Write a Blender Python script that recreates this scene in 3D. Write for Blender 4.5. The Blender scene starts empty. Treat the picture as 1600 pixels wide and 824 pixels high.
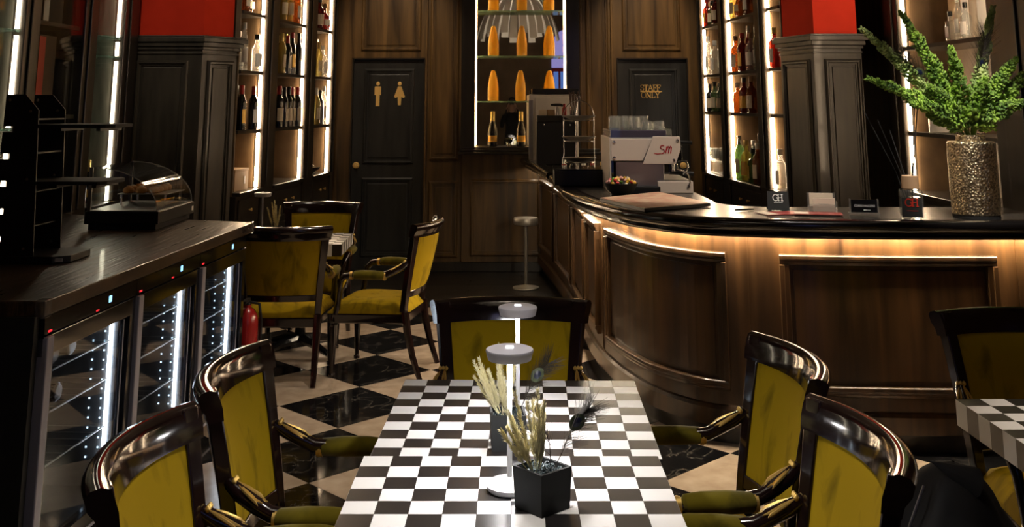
import bpy, bmesh, math, random
from mathutils import Vector, Matrix
random.seed(7)
PI = math.pi
R = math.radians
scene = bpy.context.scene
C = scene.collection

# ------------------------------------------------------------------ camera, world, exposure
cam_d = bpy.data.cameras.new('camera')
cam = bpy.data.objects.new('camera', cam_d)
C.objects.link(cam)
cam.location = (0, 0, 1.70)
cam.rotation_euler = (R(90 + 10.72), 0, 0)
cam_d.sensor_width = 36
cam_d.lens = 36.035
cam_d.shift_y = -0.347
cam_d.clip_start = 0.05
scene.camera = cam
world = bpy.data.worlds.new('world')
scene.world = world
world.use_nodes = True
world.node_tree.nodes['Background'].inputs[0].default_value = (0.55, 0.6, 0.8, 1)
world.node_tree.nodes['Background'].inputs[1].default_value = 0.008
vs = scene.view_settings
vs.view_transform = 'Standard'
vs.look = 'None'
vs.exposure = 0.15
vs.gamma = 1.0
vs.use_curve_mapping = False

# ceiling downlights of the room (small recessed fittings, built further down with their housings)
DOWNLIGHTS = [
    # x, y, target x, y, z, power, cone deg, colour
    (1.95, 2.9, 1.95, 3.2, 0.75, 300, 23, (1.0, 0.84, 0.68)),
    (-1.5, 7.5, -1.5, 7.55, 0.7, 75, 50, (1.0, 0.84, 0.66)),
    (-0.5, 6.0, -0.75, 6.4, 0.0, 150, 44, (1.0, 0.84, 0.66)),
    (-2.35, 5.5, -2.6, 8.0, 2.45, 120, 34, (1.0, 0.86, 0.7)),
    (2.62, 5.2, 2.48, 7.8, 2.7, 300, 24, (1.0, 0.86, 0.7)),
    (2.05, 4.1, 2.32, 5.45, 1.45, 560, 17, (1.0, 0.9, 0.78)),
    (1.45, 4.5, 1.62, 5.68, 1.17, 380, 17, (1.0, 0.9, 0.78)),  # extra spot added to brighten the cards on the bar
    (0.8, 5.8, 0.95, 6.6, 1.2, 260, 28, (1.0, 0.88, 0.74)),
    (1.25, 9.0, 1.45, 10.9, 2.2, 210, 36, (1.0, 0.8, 0.58)),
    (-1.25, 9.0, -1.2, 10.9, 2.3, 150, 36, (1.0, 0.8, 0.58)),
]
CEIL = 4.2

# ------------------------------------------------------------------ materials
MATS = {}
def principled(name, col, rough=0.5, metal=0.0, spec=0.5, coat=0.0, sheen=0.0, emit=None, estr=0.0, trans=0.0):
    m = bpy.data.materials.new(name)
    m.use_nodes = True
    b = m.node_tree.nodes['Principled BSDF']
    b.inputs['Base Color'].default_value = (*col, 1)
    b.inputs['Roughness'].default_value = rough
    b.inputs['Metallic'].default_value = metal
    b.inputs['Specular IOR Level'].default_value = spec
    b.inputs['Coat Weight'].default_value = coat
    b.inputs['Coat Roughness'].default_value = 0.08
    b.inputs['Sheen Weight'].default_value = sheen
    if emit:
        b.inputs['Emission Color'].default_value = (*emit, 1)
        b.inputs['Emission Strength'].default_value = estr
    MATS[name] = m
    return m
def N(m, t, **kw):
    n = m.node_tree.nodes.new(t)
    for k, v in kw.items():
        setattr(n, k, v)
    return n
def L(m, a, b):
    m.node_tree.links.new(a, b)
def noise_color(m, c1, c2, scale=(1, 1, 1), nscale=5.0, detail=4.0, lo=0.35, hi=0.65, bump=0.0, rough=None, distort=0.0):
    b = m.node_tree.nodes['Principled BSDF']
    tc = N(m, 'ShaderNodeTexCoord')
    mp = N(m, 'ShaderNodeMapping')
    mp.inputs['Scale'].default_value = scale
    nz = N(m, 'ShaderNodeTexNoise')
    nz.inputs['Scale'].default_value = nscale
    nz.inputs['Detail'].default_value = detail
    nz.inputs['Distortion'].default_value = distort
    rp = N(m, 'ShaderNodeValToRGB')
    rp.color_ramp.elements[0].position = lo
    rp.color_ramp.elements[1].position = hi
    rp.color_ramp.elements[0].color = (*c1, 1)
    rp.color_ramp.elements[1].color = (*c2, 1)
    L(m, tc.outputs['Object'], mp.inputs['Vector'])
    L(m, mp.outputs['Vector'], nz.inputs['Vector'])
    L(m, nz.outputs['Fac'], rp.inputs['Fac'])
    L(m, rp.outputs['Color'], b.inputs['Base Color'])
    if bump:
        bp = N(m, 'ShaderNodeBump')
        bp.inputs['Strength'].default_value = bump
        bp.inputs['Distance'].default_value = 0.01
        L(m, nz.outputs['Fac'], bp.inputs['Height'])
        L(m, bp.outputs['Normal'], b.inputs['Normal'])
    if rough:
        mr = N(m, 'ShaderNodeMapRange')
        mr.inputs['To Min'].default_value = rough[0]
        mr.inputs['To Max'].default_value = rough[1]
        L(m, nz.outputs['Fac'], mr.inputs['Value'])
        L(m, mr.outputs['Result'], b.inputs['Roughness'])
    return m
def emissive(name, col, strength):
    m = bpy.data.materials.new(name)
    m.use_nodes = True
    nt = m.node_tree
    nt.nodes.clear()
    e = nt.nodes.new('ShaderNodeEmission')
    e.inputs[0].default_value = (*col, 1)
    e.inputs[1].default_value = strength
    o = nt.nodes.new('ShaderNodeOutputMaterial')
    nt.links.new(e.outputs[0], o.inputs[0])
    MATS[name] = m
    return m
def glassy(name, tint, refl=0.25, body=None, bodymix=0.0, rough=0.03):
    """thin-walled glass: tinted see-through plus a Fresnel gloss, optionally some translucent body colour"""
    m = bpy.data.materials.new(name)
    m.use_nodes = True
    nt = m.node_tree
    nt.nodes.clear()
    o = nt.nodes.new('ShaderNodeOutputMaterial')
    tr = nt.nodes.new('ShaderNodeBsdfTransparent')
    tr.inputs[0].default_value = (*tint, 1)
    gl = nt.nodes.new('ShaderNodeBsdfGlossy')
    gl.inputs['Roughness'].default_value = rough
    lw = nt.nodes.new('ShaderNodeFresnel')
    geo = nt.nodes.new('ShaderNodeNewGeometry')
    mrg = nt.nodes.new('ShaderNodeMapRange')      # same reflectance seen from either side of the thin wall
    mrg.inputs['To Min'].default_value = 1.2 + refl
    mrg.inputs['To Max'].default_value = 1 / (1.2 + refl)
    nt.links.new(geo.outputs['Backfacing'], mrg.inputs['Value'])
    nt.links.new(mrg.outputs['Result'], lw.inputs[0])
    mx = nt.nodes.new('ShaderNodeMixShader')
    nt.links.new(lw.outputs[0], mx.inputs[0])
    nt.links.new(gl.outputs[0], mx.inputs[2])
    if body:
        df = nt.nodes.new('ShaderNodeBsdfTranslucent')
        df.inputs[0].default_value = (*body, 1)
        d2 = nt.nodes.new('ShaderNodeBsdfDiffuse')
        d2.inputs[0].default_value = (*body, 1)
        m1 = nt.nodes.new('ShaderNodeMixShader')
        m1.inputs[0].default_value = 0.5
        nt.links.new(df.outputs[0], m1.inputs[1])
        nt.links.new(d2.outputs[0], m1.inputs[2])
        m2 = nt.nodes.new('ShaderNodeMixShader')
        m2.inputs[0].default_value = bodymix
        nt.links.new(tr.outputs[0], m2.inputs[1])
        nt.links.new(m1.outputs[0], m2.inputs[2])
        nt.links.new(m2.outputs[0], mx.inputs[1])
    else:
        nt.links.new(tr.outputs[0], mx.inputs[1])
    nt.links.new(mx.outputs[0], o.inputs[0])
    MATS[name] = m
    return m

noise_color(principled('wall_wood', (.05, .03, .015), 0.38, coat=0.15), (0.034, 0.018, 0.0058), (0.172, 0.094, 0.026), (7, 7, 0.55), 1.6, 5, .3, .75, bump=.05, rough=(.3, .5), distort=.6)
noise_color(principled('bar_wood', (.05, .03, .015), 0.33, coat=0.25), (0.015, 0.0068, 0.0026), (0.095, 0.044, 0.0135), (8, 8, 0.45), 1.5, 5, .3, .75, bump=.04, rough=(.26, .42), distort=.5)
noise_color(principled('frame_wood', (.02, .014, .009), 0.35, coat=0.2), (0.010, 0.0075, 0.0055), (0.030, 0.022, 0.014), (9, 9, 0.6), 2.0, 4, .3, .75, bump=.03)
noise_color(principled('grey_wood', (.03, .025, .02), 0.4, coat=0.1), (0.018, 0.015, 0.010), (0.050, 0.041, 0.027), (6, 6, 0.8), 2.5, 5, .3, .7, bump=.04)
noise_color(principled('door_paint', (.012, .011, .01), 0.42), (0.010, 0.010, 0.009), (0.022, 0.021, 0.018), (5, 5, 0.7), 3, 4, bump=.02)
noise_color(principled('shelf_back', (.1, .07, .04), 0.6), (0.080, 0.048, 0.022), (0.15, 0.095, 0.045), (3, 3, 2), 2.0, 3)
noise_color(principled('cabinet_grey', (.1, .1, .08), 0.45), (0.075, 0.070, 0.055), (0.16, 0.15, 0.12), (5, 5, 1), 2.5, 4)
noise_color(principled('counter_wood', (.03, .02, .012), 0.3, coat=0.15), (0.014, 0.008, 0.004), (0.10, 0.056, 0.026), (22, 1.2, 6), 2.0, 6, .35, .7, bump=.6, rough=(.20, .42))
noise_color(principled('dark_floor_wood', (.012, .009, .007), 0.35), (0.007, 0.0055, 0.0045), (0.018, 0.013, 0.009), (2, 9, 2), 2.0, 5)
noise_color(principled('lacquer', (.012, .006, .005), 0.14, coat=0.6), (0.006, 0.0032, 0.003), (0.013, 0.0055, 0.005), (3, 3, 1), 2.0, 3)
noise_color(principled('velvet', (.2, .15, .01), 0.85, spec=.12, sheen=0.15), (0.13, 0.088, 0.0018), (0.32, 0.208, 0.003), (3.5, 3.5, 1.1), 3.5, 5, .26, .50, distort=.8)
noise_color(principled('velvet_pad', (.1, .08, .01), 0.85, spec=.12, sheen=0.1), (0.040, 0.033, 0.0015), (0.12, 0.092, 0.003), (3.5, 3.5, 1.1), 3.5, 5, .28, .55, distort=.8)  # darker, greener velvet copy: shade on the pads' nap put into the colour
MATS['velvet'].node_tree.nodes['Principled BSDF'].inputs['Sheen Tint'].default_value = (0.8, 0.5, 0.04, 1)
noise_color(principled('tile_cream', (.45, .36, .28), 0.22), (0.36, 0.27, 0.20), (0.50, 0.40, 0.31), (1, 1, 1), 9, 6, .3, .7, rough=(.14, .28))
def marble_black():
    m = principled('tile_black', (.006, .006, .007), 0.09)
    b = m.node_tree.nodes['Principled BSDF']
    tc = N(m, 'ShaderNodeTexCoord')
    wv = N(m, 'ShaderNodeTexNoise')
    wv.inputs['Scale'].default_value = 2.2
    wv.inputs['Detail'].default_value = 6
    wv.inputs['Distortion'].default_value = 1.5
    rp = N(m, 'ShaderNodeValToRGB')
    e = rp.color_ramp.elements
    e[0].position, e[0].color = 0.494, (.006, .006, .007, 1)
    e[1].position, e[1].color = 0.506, (.006, .006, .007, 1)
    x = e.new(0.5)
    x.color = (.10, .09, .08, 1)
    L(m, tc.outputs['Object'], wv.inputs['Vector'])
    L(m, wv.outputs['Fac'], rp.inputs['Fac'])
    L(m, rp.outputs['Color'], b.inputs['Base Color'])
marble_black()
principled('joint', (.05, .04, .03), 0.7)
principled('square_white', (.78, .77, .76), 0.35)
principled('square_black', (.016, .014, .014), 0.3)
principled('table_edge', (.01, .01, .01), 0.4)
principled('lamp_white', (.80, .80, .84), 0.45)
principled('lamp_head', (.60, .59, .67), 0.45)  # lamp white darkened: shade on the heads put into the colour
principled('lamp_grey', (.32, .32, .36), 0.4)
principled('brass', (.92, .60, .20), 0.38, metal=.45)
principled('gilt', (.70, .46, .13), 0.38, metal=.8)
principled('steel', (.55, .54, .52), 0.22, metal=1)
principled('steel_brushed', (.42, .41, .40), 0.38, metal=1)
principled('dull_silver', (.42, .39, .34), 0.42, metal=.85)
principled('aluminium', (.34, .34, .42), 0.45, metal=.2)
principled('panel_white', (.60, .52, .46), 0.38)
principled('grey_paint', (.75, .72, .66), 0.45)
principled('black_plastic', (.008, .008, .008), 0.38)
principled('black_matte', (.010, .010, .010), 0.75)
principled('black_gloss', (.006, .006, .007), 0.12, coat=.3)
principled('bar_black', (.007, .006, .006), 0.2, coat=.4)
noise_color(principled('bar_surface', (.03, .027, .024), 0.26), (0.028, 0.025, 0.021), (0.042, 0.037, 0.031), (1, 1, 1), 14, 4)
noise_color(principled('red_wall', (.45, .03, .012), 0.75, spec=.1), (0.46, 0.024, 0.008), (0.58, 0.032, 0.011), (1, 1, 1), 3, 3)
noise_color(principled('plaster', (.10, .075, .05), 0.8), (0.20, 0.15, 0.10), (0.30, 0.22, 0.15), (1, 1, 1), 2, 4)
principled('ceiling_paint', (.10, .075, .055), 0.8)
principled('mirror', (.86, .84, .80), 0.015, metal=1)
principled('concrete_pot', (.012, .013, .014), 0.8)
noise_color(principled('gravel', (.02, .04, .045), 0.5), (0.006, 0.012, 0.015), (0.05, 0.085, 0.095), (1, 1, 1), 120, 2, bump=.6)
principled('straw', (.78, .72, .46), 0.8)
principled('straw_dark', (.62, .55, .30), 0.8)
principled('feather_dark', (.030, .022, .012), 0.6)
principled('feather_green', (.040, .055, .018), 0.45)
principled('feather_blue', (.006, .010, .03), 0.3)
noise_color(principled('plume_green', (.12, .22, .015), 0.7, sheen=.2), (0.06, 0.15, 0.012), (0.30, 0.50, 0.045), (1, 1, 1), 16, 3, .35, .65)
noise_color(principled('plume_pale', (.3, .36, .12), 0.7, sheen=.2), (0.16, 0.26, 0.05), (0.46, 0.56, 0.20), (1, 1, 1), 16, 3, .35, .65)
def hammered():
    m = principled('hammered_gold', (.74, .60, .40), 0.28, metal=1)
    b = m.node_tree.nodes['Principled BSDF']
    tc = N(m, 'ShaderNodeTexCoord')
    v = N(m, 'ShaderNodeTexVoronoi')
    v.inputs['Scale'].default_value = 95
    bp = N(m, 'ShaderNodeBump')
    bp.inputs['Strength'].default_value = 0.9
    bp.inputs['Distance'].default_value = 0.006
    L(m, tc.outputs['Object'], v.inputs['Vector'])
    L(m, v.outputs['Distance'], bp.inputs['Height'])
    L(m, bp.outputs['Normal'], b.inputs['Normal'])
    v2 = N(m, 'ShaderNodeTexVoronoi')
    v2.inputs['Scale'].default_value = 130
    rp = N(m, 'ShaderNodeValToRGB')
    rp.color_ramp.elements[0].position = .25
    rp.color_ramp.elements[1].position = .7
    rp.color_ramp.elements[0].color = (.46, .36, .23, 1)
    rp.color_ramp.elements[1].color = (1.0, .84, .58, 1)
    sx = N(m, 'ShaderNodeSeparateColor')
    L(m, tc.outputs['Object'], v2.inputs['Vector'])
    L(m, v2.outputs['Color'], sx.inputs[0])
    L(m, sx.outputs[0], rp.inputs['Fac'])
    L(m, rp.outputs['Color'], b.inputs['Base Color'])
hammered()
principled('cork_wood', (.52, .33, .19), 0.6)
principled('print_red', (.75, .045, .02), 0.5)
principled('print_white', (.85, .84, .80), 0.5)
principled('print_grey', (.30, .28, .25), 0.5)
principled('logo_red', (.45, .008, .015), 0.35)
principled('paper_cream', (.74, .62, .48), 0.7)
noise_color(principled('menu_print', (.6, .35, .25), 0.35), (0.62, 0.30, 0.20), (0.74, 0.55, 0.38), (3, 3, 1), 5, 5, .35, .65)
noise_color(principled('flyer_print', (.4, .03, .03), 0.3), (0.30, 0.010, 0.014), (0.62, 0.24, 0.20), (4, 4, 1), 6, 3, .45, .75)
principled('label_cream', (.72, .64, .50), 0.6)
principled('label_white', (.82, .80, .76), 0.5)
principled('label_gold', (.80, .48, .10), 0.35, metal=.3)
principled('foil_red', (.40, .02, .015), 0.35)
principled('foil_black', (.012, .012, .012), 0.3)
principled('foil_gold', (.75, .58, .22), 0.3, metal=.8)
principled('foil_white', (.70, .68, .64), 0.4)
principled('stopper_wood', (.30, .17, .08), 0.6)
principled('extinguisher_red', (.32, .012, .012), 0.25, coat=.3)
principled('strip_red', (.70, .07, .04), 0.6)
principled('carton_brown', (.10, .06, .035), 0.7)
principled('carton_tan', (.42, .27, .13), 0.7)
principled('pastry', (.62, .27, .06), 0.6)
principled('pastry_cream', (.75, .62, .42), 0.6)
principled('candy_red', (.65, .03, .05), 0.35)
principled('candy_yellow', (.75, .45, .04), 0.35)
principled('candy_green', (.15, .35, .05), 0.35)
principled('candy_pink', (.72, .35, .30), 0.35)
principled('sauce_red', (.40, .03, .02), 0.3)
principled('sugar_stick', (.10, .05, .03), 0.5)
principled('skin', (.50, .30, .21), 0.55)
principled('cloth_black', (.012, .012, .014), 0.85)
principled('hair_dark', (.015, .010, .008), 0.6)
principled('fridge_inner', (.16, .165, .175), 0.35, metal=.4)
principled('purple_plastic', (.09, .07, .10), 0.25)
principled('chandelier_white', (.80, .78, .74), 0.45)
emissive('led_warm', (1.0, 0.72, 0.45), 80.0)
emissive('led_bar', (1.0, 0.82, 0.57), 150.0)
emissive('led_thin', (1.0, 0.82, 0.60), 24.0)
emissive('led_niche', (1.0, 0.58, 0.24), 48.0)
emissive('led_cold', (0.86, 0.93, 1.0), 32.0)
emissive('led_dot', (0.62, 0.82, 1.0), 6.0)
emissive('led_lamp', (1.0, 0.97, 0.95), 160.0)
emissive('lamp_button', (1.0, 1.0, 1.0), 3.0)
emissive('display_blue', (0.25, 0.6, 1.0), 2.2)
emissive('display_red', (1.0, 0.03, 0.04), 1.2)
emissive('bulb_warm', (1.0, 0.80, 0.55), 7.0)
emissive('bulb_chandelier', (1.0, 0.86, 0.68), 60.0)
emissive('dusk_lilac', (0.36, 0.32, 0.75), 0.7)
emissive('dusk_blue', (0.14, 0.28, 0.80), 0.55)
glassy('glass_clear', (.93, .95, .95), .22)
glassy('glass_door', (.62, .64, .66), .12)
glassy('glass_shelf', (.80, .93, .88), .30, body=(.55, .75, .66), bodymix=.25)
glassy('acrylic', (.92, .93, .93), .35, body=(.8, .8, .8), bodymix=.10)
glassy('bottle_clear', (.90, .92, .92), .45, body=(.75, .75, .72), bodymix=.12)
glassy('bottle_pale', (.85, .78, .45), .40, body=(.75, .58, .20), bodymix=.35)
glassy('bottle_amber', (.62, .32, .12), .40, body=(.30, .11, .025), bodymix=.4)
glassy('bottle_green', (.40, .55, .34), .40, body=(.08, .16, .05), bodymix=.35)
glassy('bottle_red', (.40, .10, .07), .40, body=(.14, .018, .010), bodymix=.5)
glassy('glow_amber', (1.0, .74, .25), .30, body=(1.0, .70, .14), bodymix=.75)
principled('bottle_dark', (.006, .008, .006), 0.07, coat=.5)
principled('bottle_black', (.005, .005, .005), 0.10, coat=.5)
M = MATS

# ------------------------------------------------------------------ mesh helpers
class MB:
    def __init__(s):
        s.v = []
        s.f = []
    def add(s, vs_, fs):
        n = len(s.v)
        s.v += [tuple(p) for p in vs_]
        s.f += [tuple(i + n for i in f) for f in fs]
        return s
    def box(s, x0, x1, y0, y1, z0, z1):
        return s.add([(x0, y0, z0), (x1, y0, z0), (x1, y1, z0), (x0, y1, z0), (x0, y0, z1), (x1, y0, z1), (x1, y1, z1), (x0, y1, z1)],
                     [(0, 3, 2, 1), (4, 5, 6, 7), (0, 1, 5, 4), (1, 2, 6, 5), (2, 3, 7, 6), (3, 0, 4, 7)])
    def hexa(s, bottom, top):
        return s.add(list(bottom) + list(top), [(3, 2, 1, 0), (4, 5, 6, 7), (0, 1, 5, 4), (1, 2, 6, 5), (2, 3, 7, 6), (3, 0, 4, 7)])
    def prism(s, poly, z0, z1):
        n = len(poly)
        a = sum(poly[i][0] * poly[(i + 1) % n][1] - poly[(i + 1) % n][0] * poly[i][1] for i in range(n))
        if a < 0:
            poly = poly[::-1]
        vv = [(x, y, z0) for x, y in poly] + [(x, y, z1) for x, y in poly]
        ff = [tuple(range(n - 1, -1, -1)), tuple(range(n, 2 * n))]
        ff += [(i, (i + 1) % n, n + (i + 1) % n, n + i) for i in range(n)]
        return s.add(vv, ff)
    def prism_xz(s, poly, y0, y1):
        """polygon in x-z, extruded along y"""
        n0 = len(s.v)
        s.prism(poly, y0, y1)
        for i in range(n0, len(s.v)):
            x, z, y = s.v[i]
            s.v[i] = (x, y, z)
        return s
    def prism_yz(s, poly, x0, x1):
        n0 = len(s.v)
        s.prism(poly, x0, x1)
        for i in range(n0, len(s.v)):
            y, z, x = s.v[i]
            s.v[i] = (x, y, z)
        return s
    def lathe(s, prof, seg=16, c=(0, 0, 0), sq=0.0, a0=0.0, a1=2 * PI, caps=True):
        full = abs(a1 - a0) >= 2 * PI - 1e-6
        n = seg if full else seg + 1
        vv = []
        for r, z in prof:
            for k in range(n):
                a = a0 + (a1 - a0) * k / seg
                ca, sa = math.cos(a), math.sin(a)
                m = 1.0
                if sq:
                    m = 1 + sq * (1 / max(abs(ca), abs(sa)) - 1)
                vv.append((c[0] + r * m * ca, c[1] + r * m * sa, c[2] + z))
        ff = []
        for j in range(len(prof) - 1):
            for k in range(seg):
                k2 = (k + 1) % n
                ff.append((j * n + k, j * n + k2, (j + 1) * n + k2, (j + 1) * n + k))
        if full and caps:
            ff.append(tuple(range(n - 1, -1, -1)))
            ff.append(tuple((len(prof) - 1) * n + k for k in range(n)))
        return s.add(vv, ff)
    def tube(s, pts, r, seg=8, closed=False, flat=1.0):
        pts = [Vector(p) for p in pts]
        n = len(pts)
        rr = r if isinstance(r, (list, tuple)) else [r] * n
        up = Vector((0, 0, 1))
        vv = []
        prev = None
        for i, p in enumerate(pts):
            if closed:
                t = pts[(i + 1) % n] - pts[i - 1]
            else:
                t = pts[min(i + 1, n - 1)] - pts[max(i - 1, 0)]
            if t.length < 1e-9:
                t = Vector((0, 0, 1))
            t.normalize()
            if prev is None:
                q = up if abs(t.z) < .9 else Vector((1, 0, 0))
                a = t.cross(q).normalized()
            else:
                a = (prev - t * prev.dot(t)).normalized()
            prev = a
            b = t.cross(a)
            for k in range(seg):
                w = 2 * PI * k / seg
                vv.append(p + a * (rr[i] * math.cos(w)) + b * (rr[i] * math.sin(w) * flat))
        ff = []
        for i in range(n if closed else n - 1):
            j = (i + 1) % n
            for k in range(seg):
                k2 = (k + 1) % seg
                ff.append((i * seg + k, i * seg + k2, j * seg + k2, j * seg + k))
        if not closed:
            ff.append(tuple(range(seg - 1, -1, -1)))
            ff.append(tuple((n - 1) * seg + k for k in range(seg)))
        return s.add(vv, ff)
    def grid(s, fn, nu, nv):
        vv = [fn(i / nu, j / nv) for j in range(nv + 1) for i in range(nu + 1)]
        ff = [(j * (nu + 1) + i, j * (nu + 1) + i + 1, (j + 1) * (nu + 1) + i + 1, (j + 1) * (nu + 1) + i) for j in range(nv) for i in range(nu)]
        return s.add(vv, ff)
    def shell(s, fn, nu, nv, thick):
        """closed sheet: fn(u,v)->(front point, normal)"""
        n0 = len(s.v)
        P = [fn(i / nu, j / nv) for j in range(nv + 1) for i in range(nu + 1)]
        A = [p for p, q in P]
        B = [Vector(p) - Vector(q) * thick for p, q in P]
        w = nu + 1
        ff = [(j * w + i, j * w + i + 1, (j + 1) * w + i + 1, (j + 1) * w + i) for j in range(nv) for i in range(nu)]
        o = len(A)
        ff2 = [(a + o, d + o, c_ + o, b + o) for a, b, c_, d in ff]
        rim = []
        for i in range(nu):
            rim.append((i, i + o, i + 1 + o, i + 1))
            t = nv * w
            rim.append((t + i, t + i + 1, t + i + 1 + o, t + i + o))
        for j in range(nv):
            rim.append((j * w, (j + 1) * w, (j + 1) * w + o, j * w + o))
            e = nu
            rim.append((j * w + e, j * w + e + o, (j + 1) * w + e + o, (j + 1) * w + e))
        return s.add(A + B, ff + ff2 + rim)
    def frame_xz(s, x0, x1, z0, z1, w, y0, y1, lip=True):
        """mitred picture-frame moulding lying in a wall facing -y, y0 = wall face, y1 = proud face (< y0)"""
        ym = y0 + (y1 - y0) * .45
        prof = [(0, y0), (0, ym), (w * .3, y1), (w * .6, y1), (w * .75, ym), (w, ym), (w, y0)]
        rings = []
        for o, y in prof:
            rings.append([(x0 + o, y, z0 + o), (x1 - o, y, z0 + o), (x1 - o, y, z1 - o), (x0 + o, y, z1 - o)])
        vv = [p for r in rings for p in r]
        ff = []
        for j in range(len(rings) - 1):
            for k in range(4):
                k2 = (k + 1) % 4
                ff.append((j * 4 + k, j * 4 + k2, (j + 1) * 4 + k2, (j + 1) * 4 + k))
        return s.add(vv, ff)
    def build(s, name, mat, parent=None, smooth=False, bevel=0, loc=None, angle=40, seg=2):
        me = bpy.data.meshes.new(name)
        me.from_pydata(s.v, [], s.f)
        me.update()
        bm = bmesh.new()
        bm.from_mesh(me)
        bmesh.ops.recalc_face_normals(bm, faces=bm.faces)
        bm.to_mesh(me)
        bm.free()
        if smooth:
            for p in me.polygons:
                p.use_smooth = True
            me.set_sharp_from_angle(angle=R(angle))
        me.materials.append(M[mat] if isinstance(mat, str) else mat)
        o = bpy.data.objects.new(name, me)
        C.objects.link(o)
        if parent:
            o.parent = parent
        if loc:
            o.location = loc
        if bevel:
            b = o.modifiers.new('bevel', 'BEVEL')
            b.width = bevel
            b.segments = seg
            b.limit_method = 'ANGLE'
            b.angle_limit = R(35)
        return o

def tag(o, label=None, cat=None, group=None, kind=None):
    if label: o['label'] = label
    if cat: o['category'] = cat
    if group: o['group'] = group
    if kind: o['kind'] = kind
    return o
def thing(name, label, cat, loc=(0, 0, 0), rz=0.0, group=None, kind=None):
    o = bpy.data.objects.new(name, None)
    C.objects.link(o)
    o.location = loc
    o.rotation_euler = (0, 0, rz)
    o.empty_display_size = 0.1
    return tag(o, label, cat, group, kind)
def copy_tree(o, parent=None):
    c = o.copy()
    C.objects.link(c)
    c.parent = parent
    for ch in list(o.children):
        copy_tree(ch, c)
    return c
def part_copy(src, parent, loc=(0, 0, 0), rot=(0, 0, 0), scale=None):
    c = src.copy()
    C.objects.link(c)
    c.parent = parent
    c.location = loc
    c.rotation_euler = rot
    if scale: c.scale = scale
    return c
def box(name, mat, x0, x1, y0, y1, z0, z1, parent=None, bevel=0):
    return MB().box(x0, x1, y0, y1, z0, z1).build(name, mat, parent, bevel=bevel)
def arc(cx_, cy_, r, a0, a1, n):
    return [(cx_ + r * math.cos(R(a0 + (a1 - a0) * i / n)), cy_ + r * math.sin(R(a0 + (a1 - a0) * i / n))) for i in range(n + 1)]

# stroke lettering: ribbons of a given weight in the x-z plane, facing -y
def strokes(lines, w, t=0.002, mb=None, ox=0, oz=0, sx=1, sz=1):
    mb = mb or MB()
    for ln in lines:
        ww = w
        if isinstance(ln, tuple) and isinstance(ln[0], list):
            ln, k = ln
            ww = w * k
        for (a, b) in zip(ln[:-1], ln[1:]):
            ax_, az_ = ox + a[0] * sx, oz + a[1] * sz
            bx_, bz_ = ox + b[0] * sx, oz + b[1] * sz
            dx, dz = bx_ - ax_, bz_ - az_
            l = math.hypot(dx, dz) or 1e-6
            nx, nz = -dz / l * ww / 2, dx / l * ww / 2
            ex, ez = dx / l * ww * .35, dz / l * ww * .35
            mb.prism_xz([(ax_ - ex + nx, az_ - ez + nz), (bx_ + ex + nx, bz_ + ez + nz), (bx_ + ex - nx, bz_ + ez - nz), (ax_ - ex - nx, az_ - ez - nz)], -t, 0)
    return mb
def _arc(cx_, cz_, rx, rz, a0, a1, n=10):
    return [(cx_ + rx * math.cos(R(a0 + (a1 - a0) * i / n)), cz_ + rz * math.sin(R(a0 + (a1 - a0) * i / n))) for i in range(n + 1)]
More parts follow.
